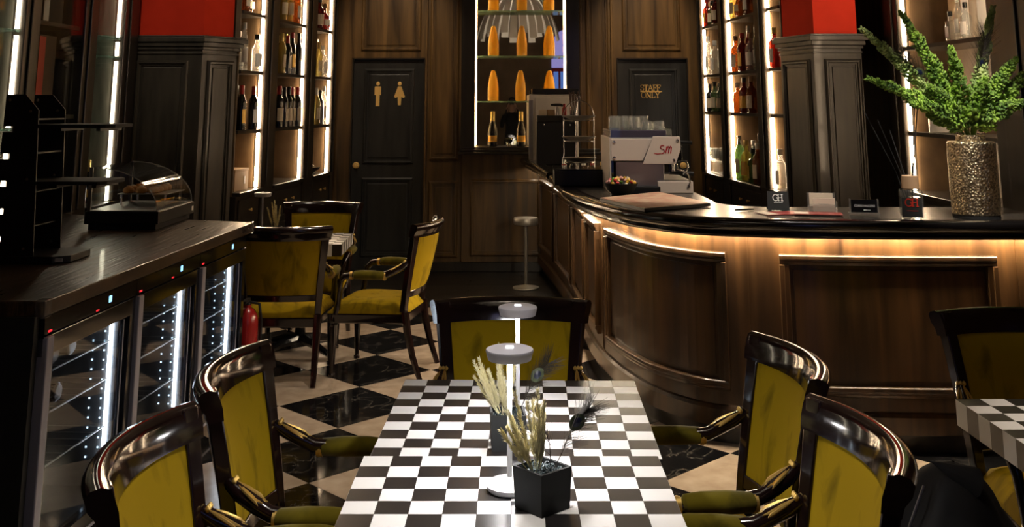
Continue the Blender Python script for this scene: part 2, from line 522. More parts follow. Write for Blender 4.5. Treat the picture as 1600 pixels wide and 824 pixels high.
GLYPH = {   # unit box 0..1 high, (strokes, advance); light strokes and serifs carry a factor
    'S': ([_arc(.32, .74, .24, .24, 40, 270, 8), _arc(.32, .26, .26, .26, 90, -150, 8), ([(.52, .98), (.52, .74)], .6), ([(.06, .02), (.06, .28)], .6)], .68),
    'T': ([[(.4, 0), (.4, 1)], ([(.04, .97), (.76, .97)], .7), ([(.04, .97), (.04, .74)], .6), ([(.76, .97), (.76, .74)], .6), ([(.24, .02), (.56, .02)], .6)], .82),
    'A': ([([(.08, 0), (.42, 1)], .6), [(.42, 1), (.78, 0)], ([(.22, .34), (.64, .34)], .6), ([(0, .02), (.2, .02)], .6), ([(.62, .02), (.92, .02)], .6)], .92),
    'F': ([[(.18, 0), (.18, 1)], ([(.04, .97), (.66, .97)], .7), ([(.18, .52), (.5, .52)], .6), ([(.66, .97), (.66, .72)], .6), ([(.5, .64), (.5, .4)], .6), ([(.04, .02), (.34, .02)], .6)], .74),
    'O': ([_arc(.42, .5, .36, .48, 0, 360, 18)], .9),
    'N': ([([(.14, 0), (.14, 1)], .6), [(.14, 1), (.74, 0)], ([(.74, 0), (.74, 1)], .6), ([(0, .98), (.2, .98)], .6), ([(.6, .98), (.9, .98)], .6), ([(0, .02), (.28, .02)], .6)], .94),
    'L': ([[(.18, 0), (.18, 1)], ([(.04, .03), (.66, .03)], .7), ([(.66, .03), (.66, .28)], .6), ([(.04, .98), (.34, .98)], .6)], .74),
    'Y': ([[(.42, 0), (.42, .48)], [(.06, 1), (.42, .48)], ([(.42, .48), (.78, 1)], .6), ([(0, .98), (.22, .98)], .6), ([(.62, .98), (.9, .98)], .6), ([(.26, .02), (.58, .02)], .6)], .9),
    'G': ([_arc(.45, .5, .42, .49, 48, 312, 16), [(.80, .12), (.80, .42)], ([(.60, .42), (.98, .42)], .6), ([(.76, .98), (.76, .74)], .6)], 1.02),
    'H': ([[(.18, 0), (.18, 1)], [(.72, 0), (.72, 1)], ([(-.1, .5), (.72, .5)], .6), ([(.04, .02), (.34, .02)], .6), ([(.56, .02), (.88, .02)], .6), ([(.04, .98), (.34, .98)], .6), ([(.56, .98), (.88, .98)], .6)], .92),
    'C': ([_arc(.45, .5, .42, .49, 42, 320, 14), ([(.78, .98), (.78, .72)], .6)], .88),
    'R': ([[(.18, 0), (.18, 1)], [(.18, .98), (.5, .98)], _arc(.5, .74, .22, .24, 90, -90, 8), [(.18, .5), (.5, .5)], [(.42, .5), (.8, 0)], ([(.04, .02), (.34, .02)], .6)], .86),
    'M': ([([(.12, 0), (.12, 1)], .6), [(.12, 1), (.52, .1)], ([(.52, .1), (.92, 1)], .6), [(.92, 1), (.92, 0)]], 1.1),
    'Z': ([([(.08, .97), (.66, .97)], .7), [(.66, .97), (.06, .03)], ([(.06, .03), (.68, .03)], .7)], .76),
    'I': ([[(.2, 0), (.2, 1)], ([(.04, .02), (.36, .02)], .6), ([(.04, .98), (.36, .98)], .6)], .44),
    ' ': ([], .4),
}
def word(mb, text, h, w, x, z, track=0.0, t=0.002, center=True):
    width = sum(GLYPH[ch][1] for ch in text) * h + track * (len(text) - 1)
    px = x - width / 2 if center else x
    for ch in text:
        g, adv = GLYPH[ch]
        strokes(g, w, t, mb, px, z, h, h)
        px += adv * h + track
    return mb

# ------------------------------------------------------------------ the setting
# floor: diamond-laid stone tiles (each one a piece), dark boards at the back
floor = box('floor', 'joint', -3.4, 3.4, -2.6, 11.2, -0.10, -0.012)
tag(floor, 'black and cream diamond-laid polished stone floor', kind='structure')
h_ = 0.3985
tile_b = tile_c = None
for a in range(-7, 12):
    for b in range(-4, 24):
        if (a + b) % 2:
            continue
        x, y = -0.925 + 0.4 * a, 7.86 - 0.4 * b
        if x < -3.3 or x > 3.2 or y < -0.9 or y > 9.3:
            continue
        black = a % 2 == 0
        src = tile_b if black else tile_c
        if src is None:
            o = MB().prism([(h_, 0), (0, h_), (-h_, 0), (0, -h_)], -0.012, 0).build('floor_tile', 'tile_black' if black else 'tile_cream', floor)
            if black: tile_b = o
            else: tile_c = o
        else:
            o = part_copy(src, floor)
        o.location = (x, y, 0)
for k in range(7):
    for j in range(4):
        x0 = -3.3 + j * 1.65 + (0.5 if k % 2 else 0) - .4
        box('floor_plank', 'dark_floor_wood', x0, x0 + 1.645, 9.11 + k * .266, 9.11 + k * .266 + .263, -0.008, 0.004, floor)

YW = 10.96
NX0, NX1, NZ0, NZ1 = -0.39, 0.573, 1.24, 3.6
DZ = 2.15
wb = MB()
wb.box(-3.4, -1.69, YW, YW + .3, 0, CEIL).box(-.915, NX0, YW, YW + .3, 0, CEIL).box(NX1, 1.105, YW, YW + .3, 0, CEIL)
wb.box(1.86, 3.4, YW, YW + .3, 0, CEIL).box(-1.69, -.915, YW, YW + .3, DZ, CEIL).box(1.105, 1.86, YW, YW + .3, DZ, CEIL)
wb.box(NX0, NX1, YW, YW + .3, 0, NZ0).box(NX0, NX1, YW, YW + .3, NZ1, CEIL).box(NX0, NX1, YW + .24, YW + .3, NZ0, NZ1)
wall_back = wb.build('wall_back', 'wall_wood')
tag(wall_back, 'dark brown panelled wood wall at the far end', kind='structure')
for (x0, x1, z0, z1) in [(-1.60, -.965, 2.235, 3.9), (-.865, -.56, 1.11, 3.9), (-.865, -.56, .14, .90), (-.43, .30, .14, .92), (.78, 1.02, 1.11, 3.9), (.78, 1.02, .14, .9), (1.17, 1.79, 2.235, 3.9)]:
    MB().frame_xz(x0, x1, z0, z1, .045, YW, YW - .026).build('panel_moulding', 'wall_wood', wall_back)
    MB().box(x0 + .06, x1 - .06, YW - .008, YW + .01, z0 + .06, z1 - .06).build('panel', 'wall_wood', wall_back, bevel=.006)
for x in (-.915, 1.045):          # pilaster edges
    box('pilaster_strip', 'wall_wood', x - .0, x + .022, YW - .03, YW, 0.12, CEIL, wall_back, .006)
box('pilaster_strip', 'wall_wood', .715, .74, YW - .03, YW, 0.12, CEIL, wall_back, .006)
MB().box(-3.3, -1.7, YW - .035, YW, 0, .1).box(-.905, 1.1, YW - .035, YW, 0, .1).box(1.87, 3.3, YW - .035, YW, 0, .1).build('baseboard_back', 'frame_wood', None, bevel=.01)
tag(bpy.data.objects['baseboard_back'], 'dark low baseboard of the far wall', kind='structure')
# wainscot below the mirror stands proud
box('wainscot', 'wall_wood', -.52, .9, YW - .045, YW - .001, .10, 1.17, wall_back, .006)
MB().frame_xz(-.43, .30, .16, .92, .05, YW - .045, YW - .07).build('panel_moulding', 'wall_wood', wall_back)
MB().box(-.56, .93, YW - .12, YW, 1.17, 1.195).box(-.54, .91, YW - .09, YW, 1.195, 1.225).build('sill_moulding', 'frame_wood', wall_back, bevel=.008)

def door(name, x0, x1, label, knob_x, text=None):
    d = MB().box(x0, x1, YW + .03, YW + .07, 0.012, DZ - .008).build(name, 'door_paint', None, bevel=.003)
    tag(d, label, kind='structure')
    w = x1 - x0
    for z0, z1 in ((1.07, 2.05), (.14, .93)):
        MB().frame_xz(x0 + .115, x1 - .10, z0, z1, .04, YW + .03, YW + .012).build('panel_moulding', 'door_paint', d)
        MB().box(x0 + .175, x1 - .16, YW + .022, YW + .04, z0 + .06, z1 - .06).build('door_panel', 'door_paint', d, bevel=.005)
    k = MB().lathe([(.034, 0), (.034, .006), (.014, .010), (.012, .03), (.026, .04), (.030, .052), (.024, .064), (.006, .068)], 18).build('knob', 'brass', d, smooth=True)
    k.location = (knob_x, YW + .03, 1.055)
    k.rotation_euler = (R(90), 0, 0)
    fr = MB().box(x0 - .012, x0, YW - .012, YW + .08, 0, DZ + .012).box(x1, x1 + .012, YW - .012, YW + .08, 0, DZ + .012).box(x0 - .012, x1 + .012, YW - .012, YW + .08, DZ, DZ + .012)
    fr.build('door_frame', 'frame_wood', d)
    return d
d1 = door('door_1', -1.675, -.93, 'black two-panel door with gold man and woman signs', -1.625)
d2 = door('door_2', 1.12, 1.845, 'black panelled door lettered in gold behind the coffee machine', 1.785)
yf = YW + .020
man = MB().lathe([(.001, -.022), (.014, -.017), (.021, 0), (.014, .017), (.001, .022)], 12)
man.v = [(x, y * .15, z + .128) for x, y, z in man.v]
man.prism_xz([(-.03, .10), (.03, .10), (.034, .09), (.034, .01), (.02, .01), (.02, -.105), (-.02, -.105), (-.02, .01), (-.034, .01), (-.034, .09)], -.004, .002)
mo = man.build('man_sign', 'brass', d1, loc=(-1.414, yf, 1.765))
wom = MB().lathe([(.001, -.022), (.014, -.017), (.021, 0), (.014, .017), (.001, .022)], 12)
wom.v = [(x, y * .15, z + .118) for x, y, z in wom.v]
wom.prism_xz([(-.018, .09), (.018, .09), (.058, -.02), (.04, -.03), (.02, -.02), (.014, -.105), (-.014, -.105), (-.02, -.02), (-.04, -.03), (-.058, -.02)], -.004, .002)
wom.build('woman_sign', 'brass', d1, loc=(-1.185, yf, 1.775))
tx = MB()
word(tx, 'STAFF', .062, .009, 0, .008, track=-.006)
word(tx, 'ONLY', .062, .009, 0, -.068, track=-.004)
strokes([[(-.105, -.0005), (.115, -.0005)]], .011, .002, tx)
tx.build('lettering', 'brass', d2, loc=(1.462, yf, 1.812))

# side and rear walls, ceiling
wl = box('wall_left', 'wall_wood', -3.5, -3.3, -2.6, 11.2, 0, CEIL); tag(wl, 'dark wood side wall behind the wine cabinets', kind='structure')
wr = box('wall_right', 'wall_wood', 3.3, 3.5, -2.6, 11.2, 0, CEIL); tag(wr, 'dark wood side wall behind the bar', kind='structure')
ce = box('ceiling', 'ceiling_paint', -3.5, 3.5, -2.6, 11.3, CEIL, CEIL + .15); tag(ce, 'dark plain ceiling', kind='structure')
# rear wall with the arched entrance, seen only in the mirror
YR = -2.6
AX0, AX1 = 0.95, 1.75
apoly = [(AX0, 0.3), (AX1, .3), (AX1, 3.0)] + [(1.35 + .4 * math.cos(R(a)), 3.0 + .45 * math.sin(R(a))) for a in range(15, 180, 15)] + [(AX0, 3.0)]
rw = MB()
rw.box(-3.5, AX0, YR - .25, YR, 0, CEIL).box(AX1, 3.5, YR - .25, YR, 0, CEIL).box(AX0, AX1, YR - .25, YR, 0, .3)
top = [(AX1, 3.0)] + [(1.35 + .4 * math.cos(R(a)), 3.0 + .45 * math.sin(R(a))) for a in range(15, 180, 15)] + [(AX0, 3.0), (AX0, CEIL), (AX1, CEIL)]
rw.prism_xz(top, YR - .25, YR)
wrr = rw.build('wall_rear', 'plaster')
tag(wrr, 'brown plaster wall behind the viewer with an arched entrance', kind='structure')
win = MB().box(AX0, AX1, YR - .17, YR - .15, .3, 2.45).build('window_1', 'dusk_blue')
tag(win, 'blue dusk light in the arched entrance seen in the mirror', kind='structure')
MB().prism_xz([(AX0, 2.5), (AX1, 2.5), (AX1, 3.0)] + [(1.35 + .4 * math.cos(R(a)), 3.0 + .45 * math.sin(R(a))) for a in range(15, 180, 15)] + [(AX0, 3.0)], YR - .17, YR - .15).build('fanlight_pane', 'dusk_lilac', win)
fm = MB().box(AX0, AX1, YR - .16, YR - .08, 2.43, 2.52)
for x in (AX0, 1.12, 1.42, 1.70):
    fm.box(x, x + .05, YR - .16, YR - .09, .3, 2.5)
fm.build('window_frame', 'red_wall', win)

# wood-clad columns with a cornice, red plaster above
def offset_poly(poly, d):
    n = len(poly)
    out = []
    for i in range(n):
        p0, p1, p2 = Vector(poly[i - 1]), Vector(poly[i]), Vector(poly[(i + 1) % n])
        a, b = (p1 - p0).normalized(), (p2 - p1).normalized()
        na, nb = Vector((a.y, -a.x)), Vector((b.y, -b.x))
        m = (na + nb)
        m = m / max(m.dot(na), .3)
        out.append(tuple(p1 + m * d))
    return out
def face_frame(parent, P, Q, m0, m1, z0, z1, mat, w=.04, proud=.024):
    u = (Vector(Q) - Vector(P))
    a = math.atan2(u.y, u.x)
    o = MB().frame_xz(m0, u.length - m1, z0, z1, w, 0, -proud).build('panel_moulding', mat, parent)
    o.location = (P[0], P[1], 0); o.rotation_euler = (0, 0, a)
    o = MB().box(m0 + w + .015, u.length - m1 - w - .015, -.008, .006, z0 + w + .015, z1 - w - .015).build('panel', mat, parent, bevel=.005)
    o.location = (P[0], P[1], 0); o.rotation_euler = (0, 0, a)
def clad_column(poly, faces, name, label, rlabel):
    t = MB().prism(poly, .0, 2.10).build(name, 'grey_wood')
    tag(t, label, kind='structure')
    for z0, z1, d in ((0, .14, .02), (2.065, 2.08, .01), (2.10, 2.125, .014), (2.125, 2.16, .028), (2.16, 2.195, .045), (2.195, 2.21, .035)):
        MB().prism(offset_poly(poly, d), z0, z1).build('cornice' if z0 else 'plinth', 'grey_wood', t, bevel=.004)
    for P, Q, m0, m1 in faces:
        face_frame(t, P, Q, m0, m1, .22, 2.02, 'grey_wood')
    r = MB().prism(offset_poly(poly, -.018), 2.21, CEIL).build('wall_column', 'red_wall')
    tag(r, rlabel, kind='structure')
PLl = [(-3.25, 8.0), (-2.394, 8.0), (-2.205, 8.29), (-2.53, 8.31), (-3.25, 8.31)]
clad_column(PLl, [((-2.95, 8.0), (-2.394, 8.0), .05, .10), ((-2.394, 8.0), (-2.205, 8.29), .05, .035)], 'trim_1', 'dark panelled wood column casing beside the left wine shelves', 'red plaster column above the left casing')
PRr = [(2.153, 8.3), (2.276, 7.8), (2.635, 7.8), (2.635, 8.33), (2.4, 8.33)]
clad_column(PRr, [((2.153, 8.3), (2.276, 7.8), .05, .06), ((2.276, 7.8), (2.635, 7.8), .075, .012)], 'trim_2', 'dark panelled wood column casing behind the card holder', 'red plaster column above the right casing')

# ------------------------------------------------------------------ shelving bays with LED strips
BAYS = {}
def bay(key, P, Q, depth, levels, ztop, led_glow, label, post_l=0.0, post_r=0.0, base=True, backmat='shelf_back', shelf_mat='frame_wood', glass=False, knobs=2, led_mat='led_warm', cat='shelf unit', group=None):
    u = Vector(Q) - Vector(P)
    Lg = u.length
    a = math.atan2(u.y, u.x)
    t = thing('display_cabinet', label, cat, (P[0], P[1], 0), a, group)
    BAYS[key] = (Vector((P[0], P[1])), a, Lg)
    z0 = levels[0]
    box('back_panel', backmat, 0, Lg, depth, depth + .02, z0 - .03, ztop, t)
    box('side_panel', backmat, -.015, 0, .03, depth + .02, z0 - .03, ztop, t)
    box('side_panel', backmat, Lg, Lg + .015, .03, depth + .02, z0 - .03, ztop, t)
    if post_l:
        p = box('post', 'frame_wood', -post_l, 0.001, -.02, .06, 0, ztop, t, .006)
        MB().box(-post_l * .72, -post_l * .28, -.034, -.02, 1.0, ztop).build('fluting', 'frame_wood', p, bevel=.006)
    if post_r:
        p = box('post', 'frame_wood', Lg - .001, Lg + post_r, -.02, .06, 0, ztop, t, .006)
        MB().box(Lg + post_r * .28, Lg + post_r * .72, -.034, -.02, 1.0, ztop).build('fluting', 'frame_wood', p, bevel=.006)
    if base:
        box('base_cabinet', 'frame_wood', -.015, Lg + .015, 0, depth, 0, z0 - .03, t)
        box('sill', 'frame_wood', -.015, Lg + .015, -.035, depth, z0 - .03, z0, t, .006)
        dr = MB().box(.03, Lg - .03, -.016, 0, z0 - .25, z0 - .06).build('drawer', 'frame_wood', t, bevel=.005)
        for k in range(knobs):
            xk = Lg * (.5 if knobs == 1 else (.38 + .24 * k / (knobs - 1)))
            kb = MB().lathe([(.006, 0), (.006, .012), (.013, .018), (.013, .026), (.004, .030)], 10).build('knob', 'brass', dr, smooth=True)
            kb.location = (xk, -.016, z0 - .15); kb.rotation_euler = (R(90), 0, 0)
        dd = MB().box(.03, Lg - .03, -.016, 0, .12, z0 - .28).build('cupboard_door', 'frame_wood', t, bevel=.005)
        MB().frame_xz(.07, Lg - .07, .18, z0 - .33, .03, -.016, -.03).build('door_moulding', 'frame_wood', dd)
    zs = list(levels) + [ztop]
    for i, z in enumerate(levels):
        if i or not base:
            sh = box('shelf', 'glass_shelf' if glass else shelf_mat, 0.001, Lg - .001, .012, depth, z - (.012 if glass else .026), z, t)
    box('top_panel', 'frame_wood', 0, Lg, 0, depth, ztop - .03, ztop, t)
    for sd in led_glow:
        for i in range(len(zs) - 1):
            zt = zs[i + 1] - .032
            if sd == 'R':
                box('led_strip', led_mat, Lg - .016, Lg - .004, .014, .034, zs[i] + .006, zt, t)
            else:
                box('led_strip', led_mat, .004, .016, .014, .034, zs[i] + .006, zt, t)
    return t
def bay_point(key, x, y, z):
    P, a, Lg = BAYS[key]
    return (P.x + x * math.cos(a) - y * math.sin(a), P.y + x * math.sin(a) + y * math.cos(a), z)
lx = lambda y: -2.165 + (y - 8.32) * .111
rx = lambda y: 2.155 - (y - 8.34) * .064
LLEV = [1.0, 1.477, 1.955, 2.435]
RLEV = [1.0, 1.605, 1.98, 2.48]
ZT = 3.0
bay('L1', (lx(8.33), 8.33), (lx(8.82), 8.82), .36, LLEV, ZT, 'R', 'lit wine shelf bay next to the left column casing', post_r=.30, knobs=1)
bay('L2', (lx(9.12), 9.12), (lx(9.95), 9.95), .36, LLEV, ZT, 'R', 'middle lit wine shelf bay on the left, widest of three', post_r=.29)
bay('L3', (lx(10.25), 10.25), (lx(10.84), 10.84), .36, LLEV, ZT, 'R', 'lit wine shelf bay on the left nearest the restroom door', post_r=.11)
bay('R1', (rx(10.84), 10.84), (rx(10.12), 10.12), .36, RLEV, ZT, 'L', 'lit spirits shelf bay on the right nearest the staff door', post_l=.11, post_r=.23)
bay('R2', (rx(9.88), 9.88), (rx(8.93), 8.93), .36, RLEV, ZT, 'L', 'middle lit spirits shelf bay behind the bar, widest of three', post_r=.25)
bay('R3', (rx(8.67), 8.67), (rx(8.37), 8.37), .36, RLEV, ZT, 'L', 'narrow lit shelf bay beside the right column casing', knobs=1)
# near cabinets of the left wall (behind the fridge counter) and of the right wall (behind the vase)
bay('LA', (-2.9, 4.7), (-2.9, 6.09), .34, [1.0, 1.55, 2.12], 3.0, 'R', 'glazed lit cabinet at the left picture edge', post_r=.2, backmat='cabinet_grey', glass=True, led_mat='led_thin')
bay('LM', (-2.9, 6.31), (-2.9, 6.95), .34, [1.0, 1.62, 2.2], 3.0, '', 'unlit glazed cabinet holding boxes behind the black tiered stand', post_r=.22, backmat='frame_wood')
bay('LB', (-2.9, 7.19), (-2.9, 7.66), .34, [1.0, 1.53, 2.03, 2.17], 3.0, 'R', 'glazed lit cabinet behind the curved pastry case', post_r=.29, backmat='cabinet_grey', glass=True, led_mat='led_thin')
for key in ('LA', 'LM', 'LB'):
    P, a, Lg = BAYS[key]
    par = [o for o in C.objects if o.name.startswith('display_cabinet') and abs(o.location.y - P.y) < 1e-4 and abs(o.location.x - P.x) < 1e-4][0]
    box('glass_pane', 'glass_clear', .0, Lg, -.012, -.008, 1.0, 3.0, par)
bay('RN', (2.8, 7.43), (2.8, 6.02), .36, [1.09, 1.495, 2.09], 3.0, 'LR', 'lit cabinet behind the green plumes in the vase', post_l=.28, post_r=.5, backmat='shelf_back')

# ------------------------------------------------------------------ the bar
EDGE = [(.14, 10.90), (.25, 9.8), (.335, 8.7), (.372, 7.8), (.40, 7.05), (.47, 6.515), (.58, 6.06), (.70, 5.78), (.925, 5.51), (1.228, 5.395), (1.593, 5.33), (2.06, 5.30), (2.45, 5.30), (2.76, 5.30)]
def catmull(pts, n=6):
    out = []
    P = [Vector(p) for p in pts]
    P = [P[0] * 2 - P[1]] + P + [P[-1] * 2 - P[-2]]
    for i in range(1, len(P) - 2):
        for k in range(n):
            t = k / n
            a, b, c_, d = P[i - 1], P[i], P[i + 1], P[i + 2]
            out.append(.5 * ((2 * b) + (c_ - a) * t + (2 * a - 5 * b + 4 * c_ - d) * t * t + (3 * b - a - 3 * c_ + d) * t ** 3))
    out.append(P[-2])
    return out
BE = catmull(EDGE)
def offs(pts, d):      # positive = towards the guests (outwards)
    out = []
    for i, p in enumerate(pts):
        t = (pts[min(i + 1, len(pts) - 1)] - pts[max(i - 1, 0)]).normalized()
        out.append(p + Vector((t.y, -t.x)) * d)
    return out
def sweep(mb, pts, prof, closed=True):
    rings = []
    for o, z in prof:
        rings.append([(p.x, p.y, z) for p in offs(pts, o)])
    n, m = len(pts), len(prof)
    vv = [rings[j][i] for i in range(n) for j in range(m)]
    ff = []
    for i in range(n - 1):
        for j in range(m if closed else m - 1):
            j2 = (j + 1) % m
            ff.append((i * m + j, (i + 1) * m + j, (i + 1) * m + j2, i * m + j2))
    if closed:
        ff.append(tuple(range(m)))
        ff.append(tuple((n - 1) * m + j for j in range(m)))
    return mb.add(vv, ff)
BT = 1.12
bar_top = thing('bar_countertop', 'black bull-nosed bar counter top curving round the corner', 'bar top', (0, 0, 0))
inner = [(2.76, 5.98), (1.45, 5.98), (1.28, 6.06), (1.20, 6.22), (1.20, 10.90)]
slab = [(p.x, p.y) for p in offs(BE, -.02)] + inner
MB().prism(slab, 1.075, BT).build('worktop', 'bar_surface', bar_top)
iB = min(range(len(BE)), key=lambda i: abs(BE[i].y - 8.62))
prof = [(-.03, 1.025), (.005, 1.03), (.018, 1.042), (.010, 1.056), (.012, 1.060), (.034, 1.066), (.046, 1.082), (.050, 1.098), (.044, 1.112), (.030, 1.122), (-.05, 1.122), (-.06, 1.1205), (-.06, 1.03)]
sweep(MB(), BE[iB + 1:], prof).build('edge_moulding', 'bar_black', bar_top, smooth=True, angle=50)
prof2 = [(o + .006 if o > 0 else o, z + .012) for o, z in prof]
sweep(MB(), BE[:iB + 1], prof2).build('edge_moulding', 'bar_black', bar_top, smooth=True, angle=50)
bar = thing('bar_counter', 'curved dark wood bar front with lit panel mouldings', 'bar', (0, 0, 0))
IN = -.145
sweep(MB(), BE, [(IN, .09), (IN, 1.06), (IN - .06, 1.06), (IN - .06, .09)]).build('front', 'bar_wood', bar, smooth=True)
sweep(MB(), BE, [(IN - .03, 0), (IN - .03, .09), (IN - .08, .09), (IN - .08, 0)]).build('plinth', 'frame_wood', bar)
sweep(MB(), BE, [(IN + .022, .09), (IN + .022, .17), (IN + .012, .185), (IN, .19), (IN, .09)]).build('base_moulding', 'bar_wood', bar)
sweep(MB(), BE[iB + 4:], [(-.110, 1.030), (-.085, 1.030), (-.085, 1.044), (-.110, 1.044)]).build('led_strip', 'led_bar', bar)
sweep(MB(), BE[:iB + 1], [(-.10, 1.044), (-.085, 1.044), (-.085, 1.054), (-.10, 1.054)]).build('led_strip', 'led_thin', bar)
# panels laid out along the run of the bar: find curve stations by x (front) or y (wing)
ARC = [0.0]
BODY = offs(BE, IN)
for a, b in zip(BODY[:-1], BODY[1:]):
    ARC.append(ARC[-1] + (b - a).length)
def at_arc(s_):
    s_ = max(0, min(ARC[-1] - 1e-5, s_))
    for i in range(len(ARC) - 1):
        if ARC[i + 1] >= s_:
            t = (s_ - ARC[i]) / (ARC[i + 1] - ARC[i])
            p = BODY[i].lerp(BODY[i + 1], t)
            d = (BODY[i + 1] - BODY[i]).normalized()
            d0 = (BODY[i] - BODY[max(i - 1, 0)])
            return p
def arc_of(f):
    return ARC[min(range(len(BODY)), key=lambda i: abs(f(BODY[i])))]
def bar_panel(s0, s1, z0, z1, w=.05, pr=.036):
    n = max(2, int((s1 - s0) / .06))
    def run(sa, sb, zz0, zz1, k):
        pts = [at_arc(sa + (sb - sa) * i / k) for i in range(k + 1)]
        h = zz1 - zz0
        return pts
    fr = MB()
    ptop = [at_arc(s0 + (s1 - s0) * i / n) for i in range(n + 1)]
    for zz in (z1 - w, z0):
        sweep(fr, ptop, [(-.002, zz), (pr * .6, zz), (pr * .75, zz + w * .25), (pr * .75, zz + w * .45), (pr, zz + w * .55), (pr, zz + w * .9), (pr * .8, zz + w), (-.002, zz + w)])
    for sa in (s0, s1 - w):
        pv = [at_arc(sa + w * i / 2) for i in range(3)]
        sweep(fr, pv, [(-.002, z0 + w), (pr * .75, z0 + w), (pr * .75, z1 - w), (-.002, z1 - w)])
        pv = [at_arc(sa + (0 if sa == s0 else w * .5) + w * .5 * i / 2) for i in range(3)]
        sweep(fr, pv, [(-.002, z0 + w), (pr, z0 + w), (pr, z1 - w), (-.002, z1 - w)])
    fr.build('panel_moulding', 'bar_wood', bar, bevel=.003)
    pp = [at_arc(s0 + w * 1.4 + (s1 - s0 - w * 2.8) * i / n) for i in range(n + 1)]
    sweep(MB(), pp, [(-.002, z0 + w * 1.5), (.009, z0 + w * 1.5), (.009, z1 - w * 1.5), (-.002, z1 - w * 1.5)]).build('panel', 'bar_wood', bar)
PZ0, PZ1 = .26, .935
bar_panel(arc_of(lambda p: (p - Vector((.585, 6.66))).length), arc_of(lambda p: (p - Vector((1.10, 5.57))).length), PZ0, PZ1)
bar_panel(arc_of(lambda p: p.x - 1.36), arc_of(lambda p: p.x - 2.435), PZ0, PZ1)
for y0, y1 in ((10.75, 9.75), (9.6, 8.6), (8.45, 7.5), (7.42, 6.86)):
    bar_panel(arc_of(lambda p: p.y - y0), arc_of(lambda p: p.y - y1), PZ0, PZ1)
for f in (lambda p: (p - Vector((.58, 6.76))).length, lambda p: p.x - 1.2, lambda p: p.x - 2.57):
    s_ = arc_of(f)
    sweep(MB(), [at_arc(s_ + .004 * i) for i in range(3)], [(-.002, .19), (.006, .19), (.006, 1.05), (-.002, 1.05)]).build('joint_bead', 'bar_wood', bar)

# ------------------------------------------------------------------ checkered tables
def checker_table(name, label, loc, rz, parity, sc=1.0, size=.8, H=.745, edge=.08, group=None):
    t = thing(name, label, 'table', loc, rz, group)
    n = 10
    c_ = size / n * sc
    hs = n * c_ / 2
    box('table_core', 'table_edge', -hs + .001, hs - .001, -hs + .001, hs - .001, H - edge, H - .0018, t)
    g = .0006
    for key in ('sq_w_%.3f' % c_, 'sq_b_%.3f' % c_):
        if key not in SQ:
            me = MB().box(-c_ / 2 + g, c_ / 2 - g, -c_ / 2 + g, c_ / 2 - g, -.0018, 0)
            SQ[key] = None
    def sq(white, l, r, zs=None):
        key = ('sq_w_%.3f' if white else 'sq_b_%.3f') % c_
        if SQ[key] is None:
            o = MB().box(-c_ / 2 + g, c_ / 2 - g, -c_ / 2 + g, c_ / 2 - g, -.0018, 0).build('checker_square', 'square_white' if white else 'square_black', t)
            SQ[key] = o
            o.location = l; o.rotation_euler = r
        else:
            o = part_copy(SQ[key], t, l, r)
        if zs: o.scale = (1, zs, 1)
    for i in range(n):
        for j in range(n):
            sq((i + j) % 2 == parity, (-hs + (i + .5) * c_, -hs + (j + .5) * c_, H), (0, 0, 0))
    zs = edge / c_
    for i in range(n):
        p = -hs + (i + .5) * c_
        zc = H - edge / 2
        sq((i + 0) % 2 != parity, (p, -hs, zc), (R(90), 0, 0), zs)
        sq((i + n - 1) % 2 != parity, (p, hs, zc), (R(-90), 0, 0), zs)
        o = None
        sq((i + n - 1) % 2 != parity, (hs, p, zc), (R(90), 0, R(90)), zs)
        sq((i + 0) % 2 != parity, (-hs, p, zc), (R(90), 0, R(-90)), zs)
    MB().lathe([(.05, .05), (.04, .09), (.034, .16), (.034, .55), (.045, .60), (.06, H - edge)], 16).build('pedestal', 'black_gloss', t, smooth=True)
    for k in range(4):
        a = R(45 + 90 * k)
        ca, sa = math.cos(a), math.sin(a)
        MB().tube([(.02 * ca, .02 * sa, .075), (.16 * ca, .16 * sa, .06), (.31 * ca, .31 * sa, .025), (.33 * ca, .33 * sa, .012)], [.035, .03, .02, .012], 8).build('foot', 'black_gloss', t, smooth=True)
    return t
SQ = {}
checker_table('checkered_table', 'black and white checkered table holding the front lamp and potted grass', (-.003, 2.617, .009), 0, 1)
checker_table('checkered_table', 'black and white checkered table beneath the rear lamp, in front of the head chair', (.018, 3.428, 0), R(-1.2), 1)
checker_table('checkered_table', 'checkered table cut off by the right picture edge', (1.855, 3.20, 0), R(.5), 0)
checker_table('checkered_table', 'small checkered table among the three rear chairs by the wine shelves', (-1.487, 7.62, 0), R(1.5), 1, sc=.78)

# ------------------------------------------------------------------ velvet armchairs (sitter looks towards +y)
def back_pt(u, v, off=0.0):
    """u -1..1 across, v 0..1 from z .40 to .93 ; off = out of the front face"""
    z = .40 + .545 * v
    hw = .238 + .052 * v ** 1.3
    bow = .030 + .048 * v
    x = u * hw
    y = -.205 - .085 * v ** 1.2 - bow * (1 - u * u)
    # approximate normal (front): +y, tilted by bow and lean
    nx = -2 * bow * u / hw * .9
    nv = Vector((nx, 1, .16)).normalized()
    p = Vector((x, y, z)) + nv * off
    return p, nv
def back_piece(u0, u1, v0, v1, front, thick, nu, nv_, puff=0.0, round_top=0.0):
    def fn(a, b):
        u, v = u0 + (u1 - u0) * a, v0 + (v1 - v0) * b
        e = front
        if puff:
            e += puff * (1 - (2 * a - 1) ** 4) * (1 - (2 * b - 1) ** 4)
        if round_top:
            e += round_top * math.sin(PI * b)
        return back_pt(u, v, e)
    return MB().shell(fn, nu, nv_, thick)
